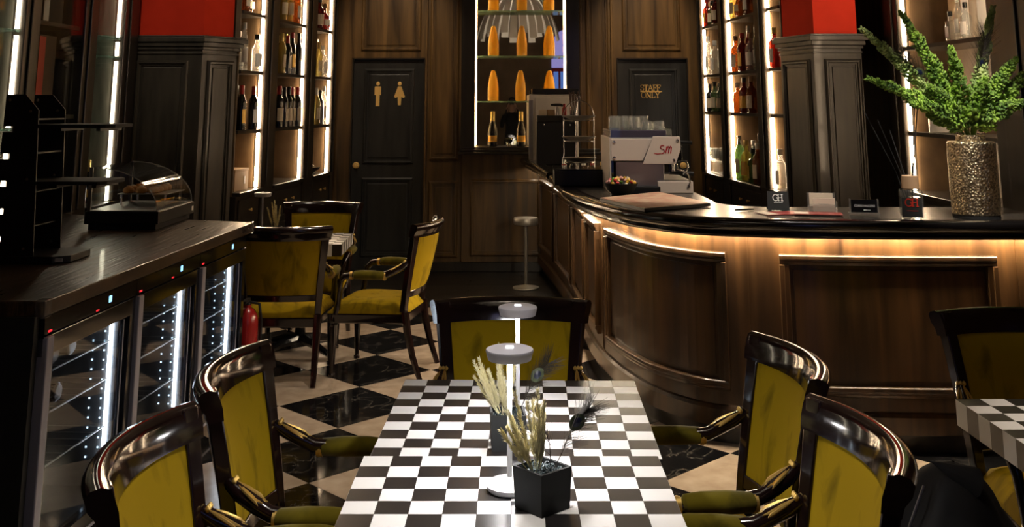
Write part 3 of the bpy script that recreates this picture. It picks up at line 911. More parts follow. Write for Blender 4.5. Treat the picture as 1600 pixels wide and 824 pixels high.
def make_chair():
    t = thing('armchair', 'x', 'chair', group='black lacquer armchairs with mustard velvet')
    seat = MB()
    def seatf(sgn):
        def fn(a, b):
            y = -.235 + .50 * b
            hw = .225 + .05 * b
            x = (2 * a - 1) * hw
            ed = (1 - (2 * a - 1) ** 6) * (1 - (2 * b - 1) ** 6)
            return (x, y, .395 + .06 * ed ** .5 + .012 * math.sin(PI * b)) if sgn else (x, y, .385)
        return fn
    seat.grid(seatf(1), 12, 12)
    n1 = len(seat.v)
    seat.grid(seatf(0), 12, 12)
    w = 13
    ring = [i for i in range(13)] + [j * w + 12 for j in range(1, 13)] + [12 * w + i for i in range(11, -1, -1)] + [j * w for j in range(11, 0, -1)]
    for a, b in zip(ring, ring[1:] + ring[:1]):
        seat.f.append((a, b, b + n1, a + n1))
    seat.build('seat', 'velvet', t, smooth=True, angle=80)
    MB().hexa([(-.222, -.235, .325), (.222, -.235, .325), (.272, .262, .325), (-.272, .262, .325)], [(-.23, -.24, .388), (.23, -.24, .388), (.28, .27, .388), (-.28, .27, .388)]).build('seat_frame', 'lacquer', t, bevel=.01)
    for s_ in (-1, 1):
        fl = MB().lathe([(.012, 0), (.02, .004), (.021, .018), (.014, .026), (.015, .04), (.026, .30), (.030, .315), (.024, .325), (.031, .34), (.031, .385)], 12)
        fl.build('leg', 'lacquer', t, smooth=True, loc=(s_ * .245, .235, 0))
        rl = MB()
        pts = [(s_ * .222, -.33, 0.0), (s_ * .222, -.28, .14), (s_ * .222, -.245, .28), (s_ * .224, -.228, .40)]
        rl.tube(pts, [.017, .021, .025, .026], 8)
        rl.build('leg', 'lacquer', t, smooth=True)
        st = back_piece(.84 * s_, 1.0 * s_, .0, .985, .012, .040, 3, 14).build('stile', 'lacquer', t, smooth=True, bevel=.004)
        # arm: leaves the stile, dips, runs forward, then drops to the front leg
        p0 = back_pt(s_ * .97, .50)[0]
        pts = [p0 + Vector((0, -.005, .03)), p0 + Vector((s_ * .012, .03, .006)), p0 + Vector((s_ * .022, .075, -.018)), p0 + Vector((s_ * .026, .12, -.040)),
               Vector((s_ * .29, .0, .622)), Vector((s_ * .292, .09, .622)), Vector((s_ * .288, .155, .614)), Vector((s_ * .280, .185, .585)), Vector((s_ * .270, .19, .54)), Vector((s_ * .262, .20, .46)), Vector((s_ * .256, .215, .385))]
        arm = MB().tube(pts, [.016, .021, .022, .021, .02, .02, .021, .020, .018, .018, .022], 10).build('arm', 'lacquer', t, smooth=True)
        pp = [Vector((s_ * .285, p0.y + .135, .622)), Vector((s_ * .287, p0.y + .145, .625)), Vector((s_ * .289, -.03, .627)), Vector((s_ * .291, .04, .627)), Vector((s_ * .291, .085, .625)), Vector((s_ * .291, .093, .623))]
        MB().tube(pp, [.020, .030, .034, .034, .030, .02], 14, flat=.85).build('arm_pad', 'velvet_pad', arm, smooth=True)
        for yy in (p0.y + .128, .098):
            col = MB()
            for k in range(3):
                cpt = Vector((s_ * (.284 if yy < 0 else .291), yy + .006 * k, .622))
                col.tube([cpt, cpt + Vector((0, .006, 0))], .0245 + .0015 * (k % 2), 12)
            col.build('gilt_collar', 'gilt', arm, smooth=True)
        lf = MB()
        base = p0 + Vector((s_ * .004, .012, .030))
        for k in (-1, 0, 1):       # little volutes, then a leaf fan lying on the arm
            q = base + Vector((k * .011, 0.004, .006))
            lf.lathe([(.001, -.009), (.005, -.006), (.0075, 0), (.005, .006), (.001, .009)], 8, q)
        for k in range(5):
            d = (k - 2)
            a0 = base + Vector((d * .003, .008, 0))
            lf.tube([a0, a0 + Vector((d * .006 + s_ * .008, .030, -.016)), a0 + Vector((d * .010 + s_ * .015, .062, -.034)), a0 + Vector((d * .012 + s_ * .018, .090 - abs(d) * .01, -.040))], [.0025, .0045, .0042, .001], 6)
        lf.build('gilt_leaf', 'gilt', arm, smooth=True)
    cr = MB()
    def crest(a, b):
        u = -1.03 + 2.06 * a
        # cross-section loop b 0..1 (closed): face, rounded top rolling back, rear
        loop = [(.012, .845), (.014, .90), (.010, .955), (.004, .985), (-.012, 1.0), (-.034, .995), (-.046, .975), (-.044, .93), (-.032, .89), (-.030, .845)]
        o, v = loop[int(b)]
        p, n_ = back_pt(u, v, 0)
        return p + n_ * o
    nu = 24
    for i in range(nu + 1):
        for j in range(10):
            cr.v.append(tuple(crest(i / nu, j)))
    for i in range(nu):
        for j in range(10):
            j2 = (j + 1) % 10
            cr.f.append((i * 10 + j, (i + 1) * 10 + j, (i + 1) * 10 + j2, i * 10 + j2))
    cr.f.append(tuple(range(10)))
    cr.f.append(tuple(nu * 10 + j for j in range(10)))
    cr.build('crest_rail', 'lacquer', t, smooth=True, angle=60)
    back_piece(-.86, .86, .16, .235, .010, .034, 16, 2).build('back_rail', 'lacquer', t, smooth=True, bevel=.004)
    back_piece(-.845, .845, .228, .852, .004, .026, 20, 16, puff=.014).build('backrest', 'velvet', t, smooth=True, angle=70)
    bb = MB()
    def rear(a, b):
        u, v = -.845 + 1.69 * a, .228 + .624 * b
        return back_pt(u, v, -.022 - .012 * (1 - (2 * a - 1) ** 4) * (1 - (2 * b - 1) ** 4))[0]
    bb.grid(rear, 16, 12).build('backrest_cover', 'velvet', t, smooth=True)
    return t
CH = [
    (-.525, 2.53, -90, 'mustard velvet armchair at bottom left, in front of the wine fridges'),
    (-.505, 3.225, -91, 'mustard velvet armchair on the left of the table, second from the front'),
    (-.005, 3.915, 180, 'mustard velvet armchair at the head of the checkered table'),
    (.535, 3.335, 94, 'mustard velvet armchair on the right of the table, against the bar'),
    (.50, 2.60, 91, 'mustard velvet armchair at bottom right, nearest of the right side'),
    (1.865, 3.70, 180, 'mustard velvet armchair behind the checkered table at the right edge'),
    (-1.44, 6.955, 2, 'mustard velvet armchair seen from behind beside the fridge counter'),
    (-.86, 7.08, 80, 'mustard velvet armchair in side view, facing left to the small rear table'),
    (-1.475, 7.90, 178, 'mustard velvet armchair behind the small rear table below the wine shelves'),
]
proto = make_chair()
for i, (x, y, a, lb) in enumerate(CH):
    o = proto if i == 0 else copy_tree(proto)
    o.location = (x, y, 0)
    o.rotation_euler = (0, 0, R(a))
    o['label'] = lb

# ------------------------------------------------------------------ lamps of the room
# recessed ceiling downlights: housing and lamp
for i, (x, y, tx_, ty, tz, pw, cone, colr) in enumerate(DOWNLIGHTS):
    t = thing('ceiling_downlight', 'recessed round downlight in the ceiling, %s' % ['over the right table', 'over the small rear table', 'over the middle of the aisle', 'aimed at the left red column', 'aimed at the right red column', 'over the vase on the bar', 'over the cards on the bar', 'over the coffee machine', 'before the staff door', 'before the restroom door'][i], 'downlight', (x, y, CEIL))
    MB().lathe([(.06, -.012), (.075, -.012), (.075, 0), (.06, 0)], 20, caps=False).build('trim_ring', 'steel_brushed', t, smooth=True)
    MB().lathe([(.058, -.002), (.058, -.004)], 20).build('lens', 'bulb_warm', t)
    ld = bpy.data.lights.new('downlight', 'SPOT')
    ld.energy = pw
    ld.color = colr
    ld.spot_size = R(cone)
    ld.spot_blend = .7
    ld.shadow_soft_size = .05
    lo = bpy.data.objects.new('lamp', ld)
    C.objects.link(lo)
    lo.location = (x, y, CEIL - .03)
    d = Vector((tx_, ty, tz)) - Vector((x, y, CEIL - .03))
    lo.rotation_euler = d.to_track_quat('-Z', 'Y').to_euler()
# slatted white chandelier over the main table (seen in the mirror)
chd = thing('chandelier', 'round chandelier of curved white slats reflected in the mirror', 'chandelier', (.12, 2.45, 0))
for k in range(26):
    a = 2 * PI * k / 26
    ca, sa = math.cos(a), math.sin(a)
    r0 = .34 + .05 * (k % 2)
    def sl(u, v, a=a, r0=r0):
        rr = r0 + .42 * math.sin(v * 1.35) ** 1.0
        z = 3.78 - .80 * v ** 1.25 - (.10 if k % 2 else 0)
        wv = (u - .5) * (.10 + .05 * v)
        p = Vector((rr * math.cos(a) - wv * math.sin(a), rr * math.sin(a) + wv * math.cos(a), z))
        return p, Vector((math.cos(a), math.sin(a), .3)).normalized()
    MB().shell(sl, 2, 8, .012).build('slat', 'chandelier_white', chd, smooth=True)
MB().lathe([(.36, 3.76), (.40, 3.76), (.40, 3.82), (.36, 3.82), (.36, 3.76)], 32, caps=False).build('hoop', 'chandelier_white', chd, smooth=True)
MB().lathe([(.012, 3.80), (.012, CEIL - .03), (.07, CEIL - .03), (.07, CEIL)], 14).build('stem', 'steel_brushed', chd, smooth=True)
for k in range(3):
    a = R(30 + 120 * k)
    MB().tube([(0, 0, 3.81), (.37 * math.cos(a), .37 * math.sin(a), 3.79)], .01, 6).build('spoke', 'steel_brushed', chd)
    MB().lathe([(.001, -.04), (.025, -.03), (.035, 0), (.022, .035), (.014, .05), (.014, .07)], 12, (.16 * math.cos(a), .16 * math.sin(a), 3.72)).build('bulb', 'bulb_chandelier', chd, smooth=True)
for (dx, dy, pw, cone) in ((0, 0, 155, 47),):
    ld = bpy.data.lights.new('chandelier_lamp', 'SPOT')
    ld.energy = pw
    ld.color = (1, .93, .85)
    ld.spot_size = R(cone)
    ld.spot_blend = .6
    ld.shadow_soft_size = .12
    lo = bpy.data.objects.new('lamp', ld)
    C.objects.link(lo)
    lo.location = (.0 + dx, 2.45 + dy, 3.6)

# cordless table lamps
def table_lamp(loc, label, white=True, hs=1.0):
    t = thing('table_lamp', label, 'lamp', loc)
    m = 'lamp_white' if white else 'lamp_grey'
    MB().lathe([(.050, 0), (.056, .006), (.057, .014), (.048, .022), (.018, .028), (.007, .032)], 32).build('base', m, t, smooth=True)
    MB().lathe([(.0065, .028), (.0065, .312)], 14).build('pole', m, t, smooth=True)
    head = MB().lathe([(.050, .3065), (.0548, .306), (.0608, .326), (.0595, .3305), (.053, .333), (.001, .3345)], 36).build('head', 'lamp_head' if white else 'lamp_grey', t, smooth=True)
    MB().box(-.010, .010, -.012, .010, .3345, .337).build('touch_button', 'lamp_button' if white else 'lamp_white', head, bevel=.001)
    MB().lathe([(.046, .3055), (.046, .3072)], 28).build('light_ring', 'led_lamp' if white else 'lamp_white', head)
    return t
table_lamp((-.006, 2.765, .754), 'white cordless lamp in front, beside the front potted grass')
table_lamp((.018, 3.36, .745), 'white cordless lamp behind, near the head chair')
table_lamp((-1.745, 7.43, .745), 'unlit grey cordless lamp on the small rear table', False)

# dried grass pots
def grass_pot(loc, rz, label, feather=True, seed=1, size=.10, n=15, lean=-.05):
    rnd = random.Random(seed)
    t = thing('potted_dried_grass', label, 'plant pot', loc, rz)
    h = size * .92
    s0, s1 = size * .46, size * .5
    pot = MB().hexa([(-s0, -s0, 0), (s0, -s0, 0), (s0, s0, 0), (-s0, s0, 0)], [(-s1, -s1, h), (s1, -s1, h), (s1, s1, h), (-s1, s1, h)])
    k = .86
    pot.f.pop(1)
    pot.add([(-s1, -s1, h), (s1, -s1, h), (s1, s1, h), (-s1, s1, h), (-s1 * k, -s1 * k, h), (s1 * k, -s1 * k, h), (s1 * k, s1 * k, h), (-s1 * k, s1 * k, h), (-s1 * k, -s1 * k, h * .7), (s1 * k, -s1 * k, h * .7), (s1 * k, s1 * k, h * .7), (-s1 * k, s1 * k, h * .7)],
            [(0, 1, 5, 4), (1, 2, 6, 5), (2, 3, 7, 6), (3, 0, 4, 7), (4, 5, 9, 8), (5, 6, 10, 9), (6, 7, 11, 10), (7, 4, 8, 11), (8, 9, 10, 11)])
    pot.build('pot', 'concrete_pot', t)
    gv = MB()
    for i in range(150):
        x, y = rnd.uniform(-s1 * .8, s1 * .8), rnd.uniform(-s1 * .8, s1 * .8)
        r = rnd.uniform(.0025, .005)
        z = h * .86 + rnd.uniform(0, .012)
        gv.add([(x - r, y, z), (x, y - r, z + r * .3), (x + r, y, z), (x, y + r, z + r * .3), (x, y, z + r), (x, y, z - r)], [(0, 1, 4), (1, 2, 4), (2, 3, 4), (3, 0, 4), (1, 0, 5), (2, 1, 5), (3, 2, 5), (0, 3, 5)])
    gv.box(-s1 * .85, s1 * .85, -s1 * .85, s1 * .85, h * .7, h * .86)
    g = gv.build('gravel', 'gravel', t)
    g['kind'] = 'stuff'
    ci, si = math.cos(-rz), math.sin(-rz)
    def loc2(v):       # world-oriented offset to local
        return Vector((v[0] * ci - v[1] * si, v[0] * si + v[1] * ci, v[2]))
    for i in range(n):
        a = rnd.uniform(-1, 1)
        tip = loc2((lean + a * .062 + rnd.uniform(-.01, .01), rnd.uniform(-.04, .04), h + rnd.uniform(.09, .20) * (1 - .3 * abs(a))))
        b0 = loc2((lean * .35 + a * .012, rnd.uniform(-.012, .012), h * .85))
        pl = MB()
        pts = [b0.lerp(tip, q) + loc2((a * .012 * q * (1 - q) * 2, 0, 0)) for q in (0, .33, .66, 1)]
        pl.tube(pts, [.0012, .0011, .0009, .0004], 5)
        for j in range(240):
            q = .22 + .78 * rnd.random()
            p = b0.lerp(tip, q)
            d = (tip - b0).normalized()
            o = Vector((rnd.uniform(-1, 1), rnd.uniform(-1, 1), rnd.uniform(-.2, .4)))
            o = (o - d * o.dot(d)).normalized()
            ln = rnd.uniform(.012, .024) * (1.15 - q * .6)
            e = p + d * ln * .9 + o * ln * rnd.uniform(.25, .75)
            sd = d.cross(o) * .0012
            m_ = p.lerp(e, .5) + o * .001
            pl.add([p, m_ + sd, e, m_ - sd], [(0, 1, 2, 3)])
        pl.build('grass_plume', 'straw' if i % 3 else 'straw_dark', t)
    if feather:
        peacock(t, loc2((.025, 0, h * .85)), loc2((.075, .01, h + .085)), loc2((.115, .01, h + .125)), rnd, loc2, sc=1.4)
        peacock(t, loc2((.022, -.005, h * .85)), loc2((.018, .0, h + .05)), loc2((-.005, 0, h + .105)), rnd, loc2, eye=False)
    return t
def peacock(parent, b0, mid, tip, rnd, loc2, eye=True, sc=1.0):
    f = MB()
    f.tube([b0, b0.lerp(mid, .5) + loc2((.0, 0, -.004)), mid, tip], [.0012, .0011, .0009, .0003], 5)
    d = (tip - mid).normalized()
    side = d.cross(loc2((0, -1, .0))).normalized()
    fw = loc2((0, -1, 0))
    for j in range((260 if sc < 2 else 420) if eye else 40):
        q = rnd.random() ** .7
        if q < .35:
            p = b0.lerp(mid, .35 + q * 1.85)
        else:
            p = mid.lerp(tip, (q - .35) / .65)
        sgn = rnd.choice((-1, 1))
        ln = (rnd.uniform(.022, .045) if eye else rnd.uniform(.015, .03)) * sc
        e = p + d * ln * .9 + side * sgn * ln * rnd.uniform(.25, .75) + fw * rnd.uniform(-.01, .01) * sc
        w = side.cross(d) * .0006 + side * .0005
        f.add([p - w, p + w, e + w * .3, e - w * .3], [(0, 1, 2, 3)])
    ft = f.build('peacock_feather', 'feather_dark', parent)
    if eye:
        c0 = mid.lerp(tip, .25) + fw * .004
        es = min(sc, 1.7)
        for r1, r2, mt, dz, nm in ((.012, .016, 'feather_green', 0, 'eye_ring'), (.0065, .009, 'feather_blue', .0015, 'eye_spot')):
            ey = MB()
            n = 18
            vv = [tuple(c0 + fw * (dz + .002) * 1.0)] + [tuple(c0 + fw * dz + side * (r1 * es * math.cos(2 * PI * k / n)) + d * (r2 * es * math.sin(2 * PI * k / n))) for k in range(n)] + [tuple(c0 + fw * (dz - .001))]
            ey.add(vv, [(0, 1 + k, 1 + (k + 1) % n) for k in range(n)] + [(n + 1, 1 + (k + 1) % n, 1 + k) for k in range(n)])
            ey.build(nm, mt, ft)
grass_pot((.072, 2.655, .754), R(42), 'black cube pot of dried grass and peacock feather, nearest to the viewer', seed=3)
grass_pot((-.012, 3.13, .745), R(4), 'black cube pot of dried grass behind the front lamp', seed=8, lean=-.035)
grass_pot((-1.665, 7.5, .745), R(20), 'small pot of dried grass on the small rear table', feather=False, seed=5, n=7, lean=.0)

# ------------------------------------------------------------------ fridge counter on the left
cnt = thing('fridge_counter_top', 'thick dark wooden counter top over the three wine fridges', 'counter', (0, 0, 0))
cp = [(-1.672, 3.87), (-1.532, 6.32), (-2.86, 6.78), (-2.86, 3.87)]
MB().prism(cp, .945, 1.0).build('board', 'counter_wood', cnt, bevel=.004)
def lerp2(a, b, t): return (a[0] + (b[0] - a[0]) * t, a[1] + (b[1] - a[1]) * t)
pg = MB()
pg.box(-1.705, -1.664, 3.862, 3.91, .94, 1.003)
pg.build('corner_guard', 'acrylic', cnt, bevel=.004)
MB().box(-1.575, -1.530, 6.285, 6.33, .94, 1.003).build('corner_guard', 'acrylic', cnt, bevel=.004)
endp = box('counter_end_panel', 'black_matte', -2.86, -1.70, 3.86, 3.90, 0, .945)
tag(endp, 'black panel closing the near end of the fridge counter', 'panel')
import itertools
FU = Vector((.057, .9984)).normalized()
fa = math.atan2(FU.y, FU.x)          # counter direction
def fridge(i, s0, s1, label):
    P = Vector((-1.682, 3.905)) + FU * s0
    t = thing('wine_fridge', label, 'fridge', (P.x, P.y, 0), fa, 'glass-door wine fridges under the counter')
    W = s1 - s0 - .006
    D = .56
    # carcass: local x along the counter, y into the wall
    box('side_wall', 'black_plastic', 0, .03, .05, D, .03, .94, t)
    box('side_wall', 'black_plastic', W - .03, W, .05, D, .03, .94, t)
    box('rear_wall', 'fridge_inner', .03, W - .03, D - .03, D, .03, .94, t)
    box('roof', 'black_plastic', .03, W - .03, .05, D - .03, .86, .94, t)
    box('bottom', 'black_plastic', .0, W, .05, D, .03, .12, t)
    box('liner', 'fridge_inner', W - .036, W - .031, .055, D - .03, .12, .86, t)
    box('liner', 'fridge_inner', .031, .036, .055, D - .03, .12, .86, t)
    fas = box('control_panel', 'black_gloss', 0, W, .0, .05, .875, .938, t)
    d = MB().box(W * .66, W * .69, -.0015, 0, .893, .918).build('display', 'display_blue', fas)
    MB().box(.03, .055, -.0015, 0, .880, .887).build('red_light', 'display_red', fas)
    if i != 2:
        MB().box(W * .52, W * .55, -.0015, 0, .879, .884).build('red_light', 'display_red', fas)
    dr = MB().box(0, W, 0, .045, .8, .868).box(0, W, 0, .045, .06, .13).box(.035, .085, 0, .045, .13, .8).box(W - .05, W, 0, .045, .13, .8).build('door', 'black_gloss', t, bevel=.002)
    MB().box(.0, .05, -.016, .03, .06, .868).build('handle', 'aluminium', dr, bevel=.005)
    MB().box(.035, W, -.004, .0, .066, .076).build('door_trim', 'aluminium', dr)
    MB().box(W - .085, W - .078, .01, .014, .14, .79).build('seal', 'aluminium', dr)
    MB().box(.085, W - .05, .018, .022, .13, .8).build('glass_pane', 'glass_door', dr)
    box('led_strip', 'led_cold', W - .046, W - .037, .075, .088, .22, .80, t)
    for k in range(15):
        z = .23 + k * .0385
        for c_ in range(2):
            box('led', 'led_dot', W - .040, W - .037, .105 + .05 * c_, .111 + .05 * c_, z, z + .006, t)  # glowing dots painted in as the strip's repeated glints on the liner
    for z in (.36, .55, .70):
        sh = MB()
        for k in range(2):
            sh.tube([(.04, .08 + k * .40, z), (W - .04, .08 + k * .40, z)], .004, 6)
        for k in range(9):
            x = .06 + (W - .12) * k / 8
            sh.tube([(x, .08, z), (x, .48, z)], .002, 5)
        sh.build('wire_rack', 'steel_brushed', t)
    return P
FR = [(0, .80), (.80, 1.58), (1.58, 2.34)]
FL = ['wine fridge at the near end of the counter', 'wine fridge in the middle of the counter', 'wine fridge at the far end, beside the fire extinguisher']
FP = [fridge(i, a, b, FL[i]) for i, (a, b) in enumerate(FR)]
# bottles lying in the near fridge with their shiny ends to the door
def lying_bottle(x, z, label):
    P = FP[0]
    px = P.x + x * math.cos(fa) - .10 * math.sin(fa)
    py = P.y + x * math.sin(fa) + .10 * math.cos(fa)
    t = thing('lying_bottle', label, 'bottle', (px, py, z), fa, 'bottles lying in the near fridge')
    o = MB().lathe([(.001, 0), (.030, .001), (.036, .006), (.036, .19), (.030, .22), (.014, .26), (.013, .31)], 16).build('glass', 'bottle_dark', t, smooth=True)
    o.rotation_euler = (R(-90), 0, 0)
    e = MB().lathe([(.001, -.002), (.028, -.002), (.030, .001)], 16).build('base_disc', 'steel', t, smooth=True)
    e.rotation_euler = (R(-90), 0, 0)
for i, (x, z) in enumerate(((.19, .745), (.30, .745), (.44, .745), (.35, .595))):
    lying_bottle(x, z, ['bottle lying on the top rack of the near fridge, leftmost', 'bottle lying on the top rack of the near fridge, middle', 'bottle lying on the top rack of the near fridge, nearest the light strip', 'single bottle lying on the second rack of the near fridge'][i])
# fire extinguisher at the end of the counter
ex = thing('fire_extinguisher', 'red fire extinguisher with white label at the end of the fridge counter', 'fire extinguisher', (-1.575, 6.44, 0))
MB().lathe([(.06, 0), (.068, .01), (.068, .42), (.060, .46), (.040, .49), (.022, .50), (.022, .515)], 24).build('cylinder', 'extinguisher_red', ex, smooth=True)
MB().lathe([(.0688, .12), (.0688, .30)], 12, a0=R(200), a1=R(330)).build('label', 'label_white', ex, smooth=True)
MB().lathe([(.018, .515), (.018, .54)], 12).box(-.012, .012, -.10, .02, .535, .55).build('valve', 'black_plastic', ex)
MB().tube([(.015, .0, .53), (.07, 0, .52), (.085, 0, .42), (.08, 0, .16)], .009, 8).build('hose', 'black_plastic', ex, smooth=True)

# ------------------------------------------------------------------ bottles
PROF = {
    'wine': [(.030, 0), (.0375, .004), (.0375, .195), (.034, .215), (.022, .240), (.0145, .262), (.0135, .305), (.0155, .306), (.0155, .318), (.013, .32)],
    'burgundy': [(.034, 0), (.041, .004), (.041, .15), (.037, .185), (.025, .225), (.0155, .255), (.0135, .305), (.0155, .306), (.0155, .318), (.013, .32)],
    'slim': [(.026, 0), (.031, .004), (.031, .215), (.026, .24), (.015, .275), (.0125, .34), (.0145, .342), (.0145, .352), (.012, .354)],
    'spirit': [(.036, 0), (.043, .005), (.044, .165), (.040, .188), (.026, .205), (.016, .218), (.0145, .262), (.017, .264), (.017, .274), (.014, .276)],
    'round': [(.030, 0), (.050, .008), (.058, .05), (.056, .09), (.040, .135), (.020, .16), (.015, .18), (.015, .215), (.019, .217), (.019, .228), (.015, .23)],
    'square': [(.034, 0), (.038, .004), (.038, .145), (.034, .162), (.020, .172), (.015, .178), (.015, .21), (.018, .212), (.018, .222), (.014, .224)],
    'cone': [(.036, 0), (.043, .006), (.044, .12), (.040, .17), (.030, .235), (.020, .285), (.014, .300), (.005, .304)],
    'champagne': [(.036, 0), (.045, .006), (.045, .12), (.041, .155), (.030, .20), (.019, .245), (.016, .285), (.019, .288), (.019, .305), (.014, .325), (.004, .327)],
}
LABEL_Z = {'wine': (.05, .15), 'burgundy': (.04, .13), 'slim': (.06, .17), 'spirit': (.04, .14), 'round': (.045, .10), 'square': (.03, .12), 'cone': None, 'champagne': (.045, .105)}
CAP = {'wine': (.0158, .255, .322), 'burgundy': (.0158, .26, .322), 'slim': (.0148, .305, .356), 'spirit': (.019, .250, .292), 'round': (.020, .205, .25), 'square': (.019, .205, .245), 'cone': None, 'champagne': (.0200, .235, .329)}
_bm = {}
def bottle(kind, glass, cap, lab, loc, label, group, rz=0.0, sc=1.0, name=None, cat='bottle'):
    t = thing(name or {'wine': 'wine_bottle', 'burgundy': 'wine_bottle', 'slim': 'slim_bottle', 'champagne': 'champagne_bottle'}.get(kind, 'spirit_bottle'), label, cat, loc, rz, group)
    t.scale = (sc, sc, sc)
    def piece(key, nm, fn, mat):
        k = (kind, key, mat)
        if k in _bm:
            return part_copy(_bm[k], t)
        o = fn().build(nm, mat, t, smooth=True)
        _bm[k] = o
        return o
    piece('glass', 'glass', lambda: MB().lathe(PROF[kind], 18, sq=.75 if kind == 'square' else 0), glass)
    if cap and CAP[kind]:
        r, z0, z1 = CAP[kind]
        piece('cap', 'cap', lambda: MB().lathe([(r * .93 + .0006, z0), (r + .0008, z0 + .004), (r + .0008, z1 - .004), (r * .9, z1)], 14), cap)
    if lab and LABEL_Z[kind]:
        z0, z1 = LABEL_Z[kind]
        rr = max(r for r, z in PROF[kind] if z <= z1) + .0008
        if kind == 'square':
            piece('label', 'label', lambda: MB().box(-.030, .030, -.0392, -.0385, z0, z1), lab)
        else:
            piece('label', 'label', lambda: MB().lathe([(rr, z0), (rr, z1)], 10, a0=R(205), a1=R(335)), lab)
    return t
ORD = ['first', 'second', 'third', 'fourth', 'fifth', 'sixth', 'seventh', 'eighth', 'ninth', 'tenth']
GL = {'bottle_dark': 'dark green glass', 'bottle_black': 'black glass', 'bottle_clear': 'clear glass', 'bottle_pale': 'pale golden', 'bottle_amber': 'amber', 'bottle_green': 'green', 'bottle_red': 'red'}
CAPN = {'foil_red': 'red cap', 'foil_black': 'black cap', 'foil_gold': 'gold cap', 'foil_white': 'pale cap', 'stopper_wood': 'wooden stopper', 'steel': 'steel spout'}
BAYN = {'L1': 'beside left casing', 'L2': 'of middle left bay', 'L3': 'by restroom door', 'R1': 'by staff door', 'R2': 'of middle right bay', 'R3': 'of narrow right bay'}
LEVN = {0: 'bottom shelf', 1: 'second shelf', 2: 'third shelf', 3: 'top visible shelf'}
random.seed(21)
def row(key, lev, specs, z, y0=.12, sc=1.1, x0=.06, x1=None, rot=0):
    P, a, Lg = BAYS[key]
    x0, x1 = {'L1': (.13, .43), 'L2': (.27, .775), 'L3': (.28, .53), 'R1': (.075, .42), 'R2': (.11, .70), 'R3': (.08, .08)}[key]
    y0 = .052
    n = len(specs)
    for i, (kind, gl, cp_, lb) in enumerate(specs):
        x = x0 + (x1 - x0) * (i / max(n - 1, 1))
        yy = y0 + (0.10 if i % 2 else 0.0) + random.uniform(-.008, .008)
        p = bay_point(key, x, yy, z + .0005)
        nth = ORD[i] + ' from left' if n > 1 else 'alone'
        bottle(kind, gl, cp_, lb, p, '%s bottle with %s, %s, %s %s' % (GL[gl].replace(' glass', ''), CAPN[cp_], nth, LEVN[lev].replace(' visible', ''), BAYN[key]), '%s bottles, %s' % (key[0] == 'L' and 'wine shelf' or 'spirit shelf', LEVN[lev] + ' ' + BAYN[key]), rz=a + random.uniform(-.5, .5), sc=sc * random.uniform(.97, 1.04))
D_, B_, CL, PA, AM, GR, RD = 'bottle_dark', 'bottle_black', 'bottle_clear', 'bottle_pale', 'bottle_amber', 'bottle_green', 'bottle_red'
fr, fb, fg, fw_, so = 'foil_red', 'foil_black', 'foil_gold', 'foil_white', 'stopper_wood'
lc, lw_, lg_ = 'label_cream', 'label_white', 'label_gold'
# left wall: x runs from near to far
row('L1', 1, [('wine', D_, fr, lg_), ('wine', D_, fb, lc), ('wine', D_, fr, lw_)], LLEV[1], x0=.14, x1=.42)
row('L1', 2, [('slim', CL, fw_, lw_), ('spirit', CL, fw_, lw_), ('spirit', CL, fb, lw_)], LLEV[2], x0=.14, x1=.40)
row('L1', 3, [('spirit', AM, so, lc), ('round', AM, so, lc)], LLEV[3], x0=.2, x1=.40)
row('L2', 1, [('wine', D_, fr, lc), ('wine', D_, fr, lw_), ('wine', D_, fb, lc), ('wine', D_, fr, None), ('wine', B_, fb, lc), ('wine', D_, fb, lw_), ('wine', D_, fr, lc), ('wine', B_, fb, lw_), ('wine', D_, fr, lc)], LLEV[1], x0=.05, x1=.76)
row('L2', 2, [('wine', PA, fg, lc), ('wine', D_, fb, lw_), ('wine', D_, fr, lc), ('wine', PA, fg, lw_), ('slim', D_, fr, lg_), ('slim', PA, fg, lc), ('slim', D_, fb, None)], LLEV[2], x0=.05, x1=.74)
row('L2', 3, [('wine', PA, fg, lc), ('wine', D_, fb, lw_), ('slim', PA, fg, lc), ('wine', D_, fb, lc), ('wine', AM, fg, lw_), ('wine', PA, fw_, lc)], LLEV[3], x0=.06, x1=.70)
row('L3', 1, [('wine', PA, fw_, lc), ('wine', D_, fb, lw_), ('wine', B_, fb, None), ('slim', CL, fw_, lw_), ('slim', CL, fw_, lc)], LLEV[1], x0=.08, x1=.50)
row('L3', 2, [('wine', PA, fg, lc), ('slim', PA, fw_, lc), ('spirit', CL, fw_, lw_), ('slim', CL, fw_, lw_)], LLEV[2], x0=.08, x1=.48)
row('L3', 3, [('spirit', RD, fb, lc), ('spirit', RD, fb, lw_), ('round', RD, so, lw_), ('spirit', RD, so, lw_)], LLEV[3], x0=.08, x1=.48)
# right wall: x runs from far to near
row('R1', 1, [('spirit', B_, fb, lc), ('spirit', CL, fw_, lw_), ('spirit', GR, fb, lc), ('slim', CL, fw_, lw_), ('spirit', GR, fw_, lc)], RLEV[1], x0=.12, x1=.62, sc=1.0)
row('R1', 2, [('slim', CL, fw_, lw_), ('slim', CL, fb, lc), ('spirit', CL, fw_, lw_), ('slim', GR, fw_, lw_)], RLEV[2], x0=.13, x1=.60, sc=1.15)
row('R1', 3, [('spirit', RD, fr, lg_), ('spirit', PA, fw_, lw_), ('square', GR, fb, lc), ('slim', CL, fb, lw_), ('spirit', RD, fw_, lc)], RLEV[3], x0=.12, x1=.62, sc=1.0)
row('R2', 1, [('square', AM, fw_, lc), ('spirit', AM, fb, lc), ('spirit', RD, fb, lg_), ('square', RD, fr, lw_), ('spirit', AM, so, lc), ('spirit', B_, fb, lw_)], RLEV[1], x0=.16, x1=.84, sc=1.1)
